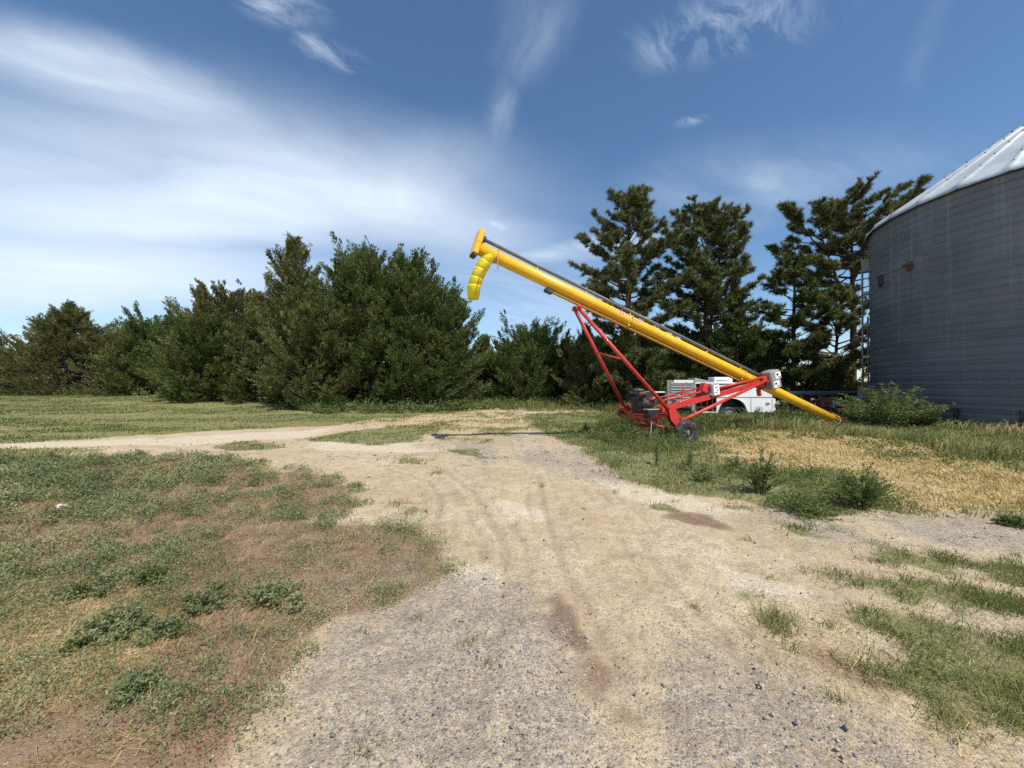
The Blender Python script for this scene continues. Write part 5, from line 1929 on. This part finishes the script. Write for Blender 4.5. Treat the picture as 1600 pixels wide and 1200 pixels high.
# far lawn on the left and the turf of the right side
blade_field('lawn_grass', 'short patchy lawn on the rise at the left', 90000, (-1.45, 0.1, 9.5, 42, 1.3),
            lambda o, x, y: o['lawn'] * (0.95 - 0.75 * sstep(0.42, 0.58, fbm(x * 0.35, y, 0.55, 41, 3))) * (y < tree_front(x) + 1),
            (0.03, 0.10), (0.008, 0.014), (0.2, 0.9), 'turf', 301, tint=(0.42, 0.2), clump=2, spread=0.08)
blade_field('verge_grass', 'green turf along the right side of the drive', 90000, (-0.1, 1.6, 4.2, 32, 1.3),
            lambda o, x, y: o['rgrass'] * (1 - 0.88 * o['rstraw']) * (0.35 + 0.65 * sstep(0.42, 0.55, fbm(x, y, 0.8, 43, 3))),
            (0.04, 0.14), (0.007, 0.012), (0.2, 0.9), 'turf', 302, tint=(0.42, 0.22), clump=3, spread=0.07)
blade_field('patch_grass', 'bright green grass patches at the lower right', 26000, (0.45, 1.75, 1.6, 4.2, 1.0),
            lambda o, x, y: o['low'] * (0.14 + 0.80 * sstep(0.38, 0.56, fbm(x, y, 2.2, 44, 3))),
            (0.04, 0.13), (0.003, 0.006), (0.4, 1.3), 'turf', 303, tint=(0.33, 0.17), clump=6, spread=0.04)
blade_field('island_grass', 'small grass islands on the sandy track', 30000, (-1.6, 1.6, 3.4, 16, 1.2),
            lambda o, x, y: o['isle'] * (0.3 + 0.7 * sstep(0.35, 0.55, fbm(x, y, 1.8, 45, 3))),
            (0.04, 0.11), (0.006, 0.011), (0.3, 1.0), 'turf', 304, tint=(0.33, 0.18), clump=4, spread=0.06)
blade_field('dry_grass', 'flattened straw coloured grass in the right hand field', 60000, (0.25, 1.7, 4.2, 17, 1.2),
            lambda o, x, y: o['rgrass'] * o['rstraw'] * (0.45 + 0.55 * sstep(0.35, 0.6, fbm(x, y, 1.2, 46, 3))),
            (0.03, 0.12), (0.005, 0.010), (0.6, 1.8), 'straw', 305, az=2.6, tint=(0.5, 0.25), clump=3, spread=0.07)
blade_field('dry_litter', 'thin dead grass lying in the left weeds', 26000, (-1.7, -0.1, 1.5, 9, 1.1),
            lambda o, x, y: o['weed'] * (0.10 + 0.80 * o['lstraw'] + 0.25 * sstep(0.5, 0.62, fbm(x, y, 1.7, 47, 3))),
            (0.03, 0.13), (0.002, 0.0045), (0.8, 2.4), 'straw', 306, az=0.5, tint=(0.4, 0.25), clump=5, spread=0.05)
blade_field('dry_edge_litter', 'thin dead grass at the lower right edge', 14000, (0.3, 1.8, 1.5, 4.0, 1.0),
            lambda o, x, y: o['sparse'] * 0.4 + o['low'] * 0.22,
            (0.03, 0.10), (0.002, 0.004), (0.8, 2.2), 'straw', 307, tint=(0.5, 0.25), clump=3, spread=0.05)
blade_field('drive_tufts', 'sparse small grass tufts coming up in the gravel drive', 2600, (-0.75, 1.0, 1.5, 9, 1.0),
            lambda o, x, y: (0.018 + 0.16 * o['sparse'] + 0.10 * sstep(0.56, 0.64, fbm(x, y, 0.9, 52, 3))) * (1 - o['weed']) * (1 - 0.8 * o['track']),
            (0.03, 0.09), (0.003, 0.006), (0.3, 1.1), 'turf', 308, tint=(0.40, 0.18), clump=26, spread=0.028)
blade_field('far_tufts', 'thin half dead grass where the drive runs out by the trees', 14000, (-0.5, 0.15, 10, 25, 1.0),
            lambda o, x, y: o['fsparse'] * (0.10 + 0.5 * sstep(0.45, 0.6, fbm(x, y, 0.9, 62, 3))),
            (0.04, 0.14), (0.006, 0.011), (0.3, 1.1), 'turf', 311, tint=(0.6, 0.25), clump=5, spread=0.08)
# tall seeding grass in front of the bin
blade_field('tall_grass', 'tall seeding grass along the foot of the bin and the auger', 26000, (0.35, 1.75, 7.8, 21, 1.1),
            lambda o, x, y: o['rtall'] * (0.35 + 0.65 * sstep(0.35, 0.55, fbm(x, y, 0.9, 48, 3))),
            (0.20, 0.70), (0.007, 0.013), (0.3, 1.2), 'tallgrass', 309, az=0.2, tint=(0.45, 0.24), clump=5, spread=0.10)
blade_field('seed_heads', 'dry tan seed heads nodding along the foot of the bin wall', 26000, (0.85, 1.75, 8.5, 17, 1.0),
            lambda o, x, y: (np.abs(np.hypot(x - 20.95, y - 14.45) - 6.15) < 0.42) * (0.25 + 0.75 * sstep(0.4, 0.55, fbm(x, y, 1.4, 68, 2))) * 0.5,
            (0.30, 0.62), (0.008, 0.014), (0.5, 1.4), 'tallgrass', 312, az=0.2, tint=(0.78, 0.2), clump=3, spread=0.10)
blade_field('tall_grass_behind', 'pale tall grass in front of the low cedars', 9000, (-0.02, 0.75, 17, 29, 1.0),
            lambda o, x, y: sstep(0.30, 0.40, x / y + 0.10 * fbm(x, y, 0.5, 49, 2)) * (x / y < 0.62) * 0.9 + (x / y < 0.3) * 0.25 * (y > 24),
            (0.25, 0.85), (0.006, 0.011), (0.3, 1.0), 'tallgrass', 310, tint=(0.52, 0.2), clump=4, spread=0.12)

# leafy weeds of the left side: dense mat further off, open clumps near
leaf_field('leafy_weeds', 'grey green leafy weeds spread over the left foreground', 17000, (-1.75, -0.1, 1.6, 9.5, 1.0),
           lambda o, x, y: o['weed'] * np.where(o['dense'] > 0.5, 0.04 + 0.30 * sstep(0.46, 0.58, 0.6 * fbm(x, y, 1.1, 50, 4) + 0.4 * fbm(x, y, 4.0, 58, 2)),
                                                sstep(0.46, 0.58, 0.55 * fbm(x, y, 1.3, 51, 4) + 0.45 * fbm(x, y, 5.0, 59, 2)) * (1 - 0.65 * o['red']) * 0.4 + 0.03),
           46, 0.115, 0.10, (0.018, 0.038), (0.008, 0.016), 'weed_grey', 320, tint=(0.40, 0.16))
leaf_field('weed_clumps', 'knotty grey green weed clumps dotted over the left foreground', 5200, (-1.75, -0.1, 1.7, 9.5, 0.9),
           lambda o, x, y: o['weed'] * np.where(o['dense'] > 0.5, 0.80, 0.62 * (1 - 0.6 * o['red'])) * (0.06 + 0.94 * sstep(0.46, 0.54, 0.5 * fbm(x, y, 1.2, 61, 3) + 0.5 * fbm(x, y, 3.2, 67, 2))),
           90, 0.12, 0.16, (0.020, 0.042), (0.009, 0.018), 'weed_grey', 328, tint=(0.46, 0.18), size=(0.4, 1.5))
leaf_field('dried_weeds', 'small dried brown weeds between the green ones', 14000, (-1.75, 0.0, 1.6, 9.5, 0.9),
           lambda o, x, y: o['weed'] * 0.5 + 0.10 * o['sparse'],
           26, 0.09, 0.05, (0.012, 0.026), (0.005, 0.010), 'dryweed', 321, tint=(0.5, 0.22))
leaf_field('verge_weeds', 'green broad weeds along the right road edge', 8000, (0.05, 1.3, 4.6, 16, 1.0),
           lambda o, x, y: o['redge'] * (0.12 + 0.60 * sstep(0.40, 0.55, fbm(x, y, 0.9, 53, 3))) + o['rgrass'] * 0.10 * (1 - o['rstraw']) + 0.16 * o['rstraw'] * o['rgrass'] * sstep(0.45, 0.6, fbm(x, y, 1.0, 64, 3)),
           44, 0.17, 0.20, (0.022, 0.05), (0.009, 0.018), 'weed', 322, tint=(0.40, 0.18))
leaf_field('corner_weeds', 'low leafy weeds at the lower right', 1500, (0.5, 1.7, 1.7, 4.3, 1.0),
           lambda o, x, y: o['low'] * 0.22 + o['sparse'] * 0.28 * sstep(0.45, 0.6, fbm(x, y, 1.5, 54, 3)),
           34, 0.07, 0.05, (0.012, 0.026), (0.006, 0.011), 'weed_grey', 323, tint=(0.36, 0.16))
leaf_field('auger_weeds', 'knee high green weeds growing round the auger and the bed', 5000, (0.1, 0.85, 8.5, 18, 1.0),
           lambda o, x, y: o['augw'] * (0.12 + 0.5 * sstep(0.42, 0.58, fbm(x, y, 1.1, 60, 3))),
           54, 0.17, 0.52, (0.025, 0.055), (0.008, 0.017), 'weed', 326, tint=(0.40, 0.2))
blade_field('auger_grass', 'tall thin grass among the weeds round the auger', 7000, (0.1, 0.85, 8.5, 18, 1.0),
            lambda o, x, y: o['augw'] * 0.5, (0.15, 0.50), (0.006, 0.011), (0.2, 0.8), 'tallgrass', 327, tint=(0.3, 0.2), clump=4, spread=0.08)
# undergrowth along the trees
leaf_field('undergrowth', 'rank green undergrowth along the foot of the trees', 5200, (-1.45, 0.25, 20, 38, 0.6),
           lambda o, x, y: sstep(-2.2, 0.2, y - tree_front(x)) * sstep(4.5, 1.0, y - tree_front(x)) * (0.45 + 0.55 * sstep(0.40, 0.6, fbm(x, y, 0.5, 55, 3))) * np.where(x < -14, 0.5, 1.0) * np.where(x < -20, 0.5, 1.0),
           60, 0.42, 0.75, (0.05, 0.10), (0.014, 0.03), 'weed', 324, tint=(0.38, 0.2), size=(0.35, 1.15))
leaf_field('bin_undergrowth', 'dark weeds between the old pipe and the bin', 900, (0.45, 1.0, 14.5, 21, 0.8),
           lambda o, x, y: ((x - 20.95) ** 2 + (y - 14.45) ** 2 > 33) * (0.5 + 0.5 * sstep(0.4, 0.6, fbm(x, y, 0.6, 56, 2))) * sstep(15.4, 17.2, y),
           60, 0.34, 0.45, (0.04, 0.09), (0.012, 0.026), 'weed', 325, tint=(0.36, 0.18), size=(0.5, 1.2))


# loose stones on the gravel
def stones():
    rng = np.random.RandomState(9)
    n = 42000
    x, y = wedge(n, -0.9, 1.6, 1.45, 12, 1.25, rng)
    o = land(x, y)
    keep = rng.uniform(size=n) < np.clip(0.06 + 0.60 * o['gravel'] * (0.3 + 0.7 * sstep(0.4, 0.6, fbm(x, y, 1.3, 57, 3))), 0, 1) * (1 - 0.7 * o['track']) * (1 - 0.75 * o['weed'])
    x, y = x[keep], y[keep]
    m = len(x)
    base = np.array([[1, 0, 0], [-1, 0, 0], [0, 1, 0], [0, -1, 0], [0, 0, 0.8], [0, 0, -0.6]], float)
    f = np.array([[0, 2, 4], [2, 1, 4], [1, 3, 4], [3, 0, 4], [2, 0, 5], [1, 2, 5], [3, 1, 5], [0, 3, 5]])
    s = np.exp(rng.normal(math.log(0.0048), 0.5, m)) * np.clip(np.hypot(x, y) / 4, 1, 2.2)
    big = rng.uniform(size=m) < 0.008
    s = np.where(big, s * 2.4, s)
    a = rng.uniform(0, 2 * np.pi, m)
    B = np.repeat(base[None], m, 0) * (1 + rng.uniform(-0.35, 0.35, (m, 6, 3)))
    B *= s[:, None, None] * np.array([1.25, 0.95, 0.75])
    ca, sa = np.cos(a)[:, None], np.sin(a)[:, None]
    X = B[..., 0] * ca - B[..., 1] * sa + x[:, None]
    Y = B[..., 0] * sa + B[..., 1] * ca + y[:, None]
    Z = B[..., 2] + (terr(x, y) + s * 0.25)[:, None]
    V = np.stack([X, Y, Z], -1).reshape(-1, 3)
    F = (np.arange(m)[:, None, None] * 6 + f[None]).reshape(-1, 3)
    mt, nt, b = new_mat('loose_stone')
    cr = nt.nodes.new('ShaderNodeValToRGB')
    el = cr.color_ramp.elements
    el[0].color = (0.11, 0.112, 0.12, 1)
    el[1].color = (0.55, 0.50, 0.43, 1)
    for p, c in ((0.35, (0.22, 0.21, 0.20)), (0.6, (0.31, 0.28, 0.25)), (0.8, (0.38, 0.29, 0.20))):
        e = el.new(p)
        e.color = (*c, 1)
    nt.links.new(attr_(nt, 'tint'), cr.inputs[0])
    nt.links.new(cr.outputs[0], b.inputs['Base Color'])
    b.inputs['Roughness'].default_value = 0.9
    ob = np_mesh('loose_gravel', V, F, mt, None, {'tint': np.repeat(rng.uniform(0, 1, m), 6)})
    tag(ob, 'loose grey and tan gravel scattered on the drive', kind='stuff')


stones()


# ------------------------------------------------------------------ single weeds and bushes
def weed_bush(name, label, x, y, W, H, seed, mat='weed', nst=26, leaf=(0.04, 0.09), per=40, cat='weed', group=None, upright=0.5, stalk=False):
    rng = np.random.RandomState(seed)
    root = empty(name, (x, y, float(terr(x, y)) - 0.02))
    tag(root, label, cat, group)
    paths, radii, C, D = [], [], [], []
    for i in range(nst):
        az = rng.uniform(0, 2 * np.pi)
        out = W / 2 * math.sqrt(rng.uniform()) * (1.0 if not stalk else 0.6)
        hh = H * rng.uniform(0.55, 1.0) * (1 - 0.45 * (out / (W / 2)) ** 2)
        if i == 0:
            out, hh = out * 0.25, H
        u = np.linspace(0, 1, 5)
        hd = np.array([math.cos(az), math.sin(az), 0])
        pts = hd * (out * (u ** (1.2 + upright)))[:, None] * 1.0 + np.array([0, 0, 1.0]) * (hh * (u - 0.08 * u ** 3))[:, None]
        pts += hd * rng.uniform(0, 0.08) * W
        pts[:, :2] += rng.normal(0, 0.012 * W, (5, 2)) * u[:, None]
        paths.append(pts)
        radii.append(np.linspace(0.008, 0.003, 5) * (0.6 + H * 0.6))
        uu = rng.uniform(0.10, 1.0, per) ** 0.8
        c = np.stack([np.interp(uu, u, pts[:, k]) for k in range(3)], -1) + rng.normal(0, 0.03 * W + 0.008, (per, 3)) * (1.2 - uu)[:, None]
        a2 = rng.uniform(0, 2 * np.pi, per)
        d = np.stack([np.cos(a2), np.sin(a2), rng.uniform(-0.2, 0.9, per)], -1)
        C.append(c)
        D.append(d)
    C, D = np.concatenate(C), np.concatenate(D)
    C[:, 2] = np.maximum(C[:, 2], 0.03)
    n = len(C)
    V, F = leaves(C, D, rng.uniform(leaf[0], leaf[1], n), rng.uniform(leaf[0], leaf[1], n) * 0.36, rng)
    V[:, 2] = np.maximum(V[:, 2], 0.0)
    t = np.repeat(np.clip(rng.normal(0.42, 0.2, n), 0, 1), 4)
    np_mesh('foliage', V, F, M[mat], root, {'tint': t})
    V, F = tubes_np(paths, radii, 4)
    np_mesh('stem', V, F, M['stemgreen'], root)
    return root


def WB(name, label, px, py, wpx, hpx, seed, d=None, **kw):
    if d is None:
        x, y = G(px, py)
    else:
        x, y = at(px, d), d
    s = y / FPX
    return weed_bush(name, label, x, y, wpx * s, hpx * s, seed, **kw)


WB('tall_weed_bush', 'big light green weed bush in front of the bin, past the auger foot', 1382, 666, 130, 80, 401, mat='weed', nst=100, per=80, leaf=(0.07, 0.15), d=14.0, upright=0.2)
WB('tall_weed_bush', 'smaller leafy weed bush against the bin, right of the big one', 1448, 672, 52, 42, 402, mat='weed', nst=34, per=50, leaf=(0.07, 0.15), d=13.6, upright=0.2)
WB('weed_bush', 'dark broad bush hiding the far wheel under the auger engine', 980, 690, 62, 50, 403, mat='weed_dark', nst=60, per=64, leaf=(0.035, 0.08), d=10.9)
WB('weed_bush', 'small dark weed alone in the grass left of the auger', 915, 676, 18, 17, 404, mat='weed_dark', nst=14, per=40, leaf=(0.03, 0.07))
WB('road_edge_weed', 'upright leafy weed at the road edge, left of the low mat', 1188, 772, 66, 82, 405, mat='weed', nst=34, per=46, leaf=(0.03, 0.065))
WB('road_edge_weed', 'low wide weed mat sprawling onto the gravel', 1255, 802, 110, 34, 406, mat='weed_dark', nst=48, per=46, leaf=(0.025, 0.055), upright=0.0)
WB('road_edge_weed', 'rounded dark weed bush at the right end of the road edge', 1345, 796, 84, 80, 407, mat='weed_dark', nst=56, per=48, leaf=(0.025, 0.06))
WB('road_edge_weed', 'tall thin weed stalk standing in front of the auger wheel', 1026, 728, 26, 60, 408, mat='weed', nst=9, per=36, leaf=(0.03, 0.06), upright=1.2, stalk=True)
WB('road_edge_weed', 'pair of thin upright weeds below the auger wheel', 1078, 735, 30, 52, 409, mat='weed', nst=9, per=36, leaf=(0.025, 0.055), upright=1.2, stalk=True)
WB('road_edge_weed', 'slender branching weed in the straw right of the wheel', 1147, 735, 40, 36, 410, mat='weed', nst=12, per=36, leaf=(0.025, 0.055), upright=0.8)
WB('road_edge_weed', 'grey green weed clump at the bend of the road edge', 1098, 752, 60, 36, 411, mat='weed_grey', nst=30, per=44, leaf=(0.025, 0.055))
WB('road_edge_weed', 'single thin weed standing in the middle of the straw', 1270, 752, 22, 30, 412, mat='weed', nst=7, per=30, leaf=(0.025, 0.05), upright=1.0)
WB('road_edge_weed', 'small dark weed tuft near the right edge of the view', 1578, 824, 44, 22, 413, mat='weed_dark', nst=26, per=36, leaf=(0.02, 0.05), upright=0.0)
WB('weed_bush', 'weeds growing up in front of the auger wheel and axle', 1040, 690, 48, 34, 414, mat='weed', nst=34, per=40, leaf=(0.03, 0.07), d=10.9, upright=0.8)
WB('weed_bush', 'leafy weeds under the rear of the white service bed', 1180, 664, 70, 32, 415, mat='weed', nst=44, per=44, leaf=(0.05, 0.10), d=15.6)
WB('weed_bush', 'dark weeds beside the tail of the white service bed', 1228, 660, 40, 34, 416, mat='weed_dark', nst=36, per=44, leaf=(0.05, 0.10), d=16.6)
WB('left_weed', 'largest grey green weed clump in the left foreground', 190, 988, 95, 62, 420, mat='weed_grey', nst=44, per=60, leaf=(0.018, 0.038), upright=0.1)
WB('left_weed', 'round weed clump right of the largest left one', 260, 992, 72, 40, 421, mat='weed_grey', nst=30, per=54, leaf=(0.016, 0.034), upright=0.1)
WB('left_weed', 'bright green compact weed alone in the dry grass', 121, 1014, 34, 40, 422, mat='weed', nst=20, per=56, leaf=(0.016, 0.034), upright=0.2)
WB('left_weed', 'weed clump leaning over bare soil below the dense mat', 325, 950, 66, 52, 423, mat='weed_grey', nst=30, per=54, leaf=(0.018, 0.036), upright=0.1)
WB('left_weed', 'spreading weed clump at the edge of the bare brown soil', 425, 935, 92, 50, 424, mat='weed_grey', nst=38, per=54, leaf=(0.018, 0.036), upright=0.0)
WB('left_weed', 'upright weed clump just below the dense green mat', 235, 912, 48, 44, 425, mat='weed', nst=26, per=50, leaf=(0.018, 0.038), upright=0.3)
WB('left_weed', 'weed clump farthest right of the left foreground group', 462, 952, 40, 36, 426, mat='weed_grey', nst=22, per=50, leaf=(0.016, 0.034), upright=0.1)
WB('left_weed', 'wide weed clump at the far left, just above the straw', 150, 925, 110, 46, 427, mat='weed_grey', nst=40, per=54, leaf=(0.018, 0.036), upright=0.0)
WB('left_weed', 'weed clump by the grey stones near the bottom left', 215, 1085, 70, 50, 428, mat='weed_grey', nst=32, per=54, leaf=(0.014, 0.03), upright=0.1)
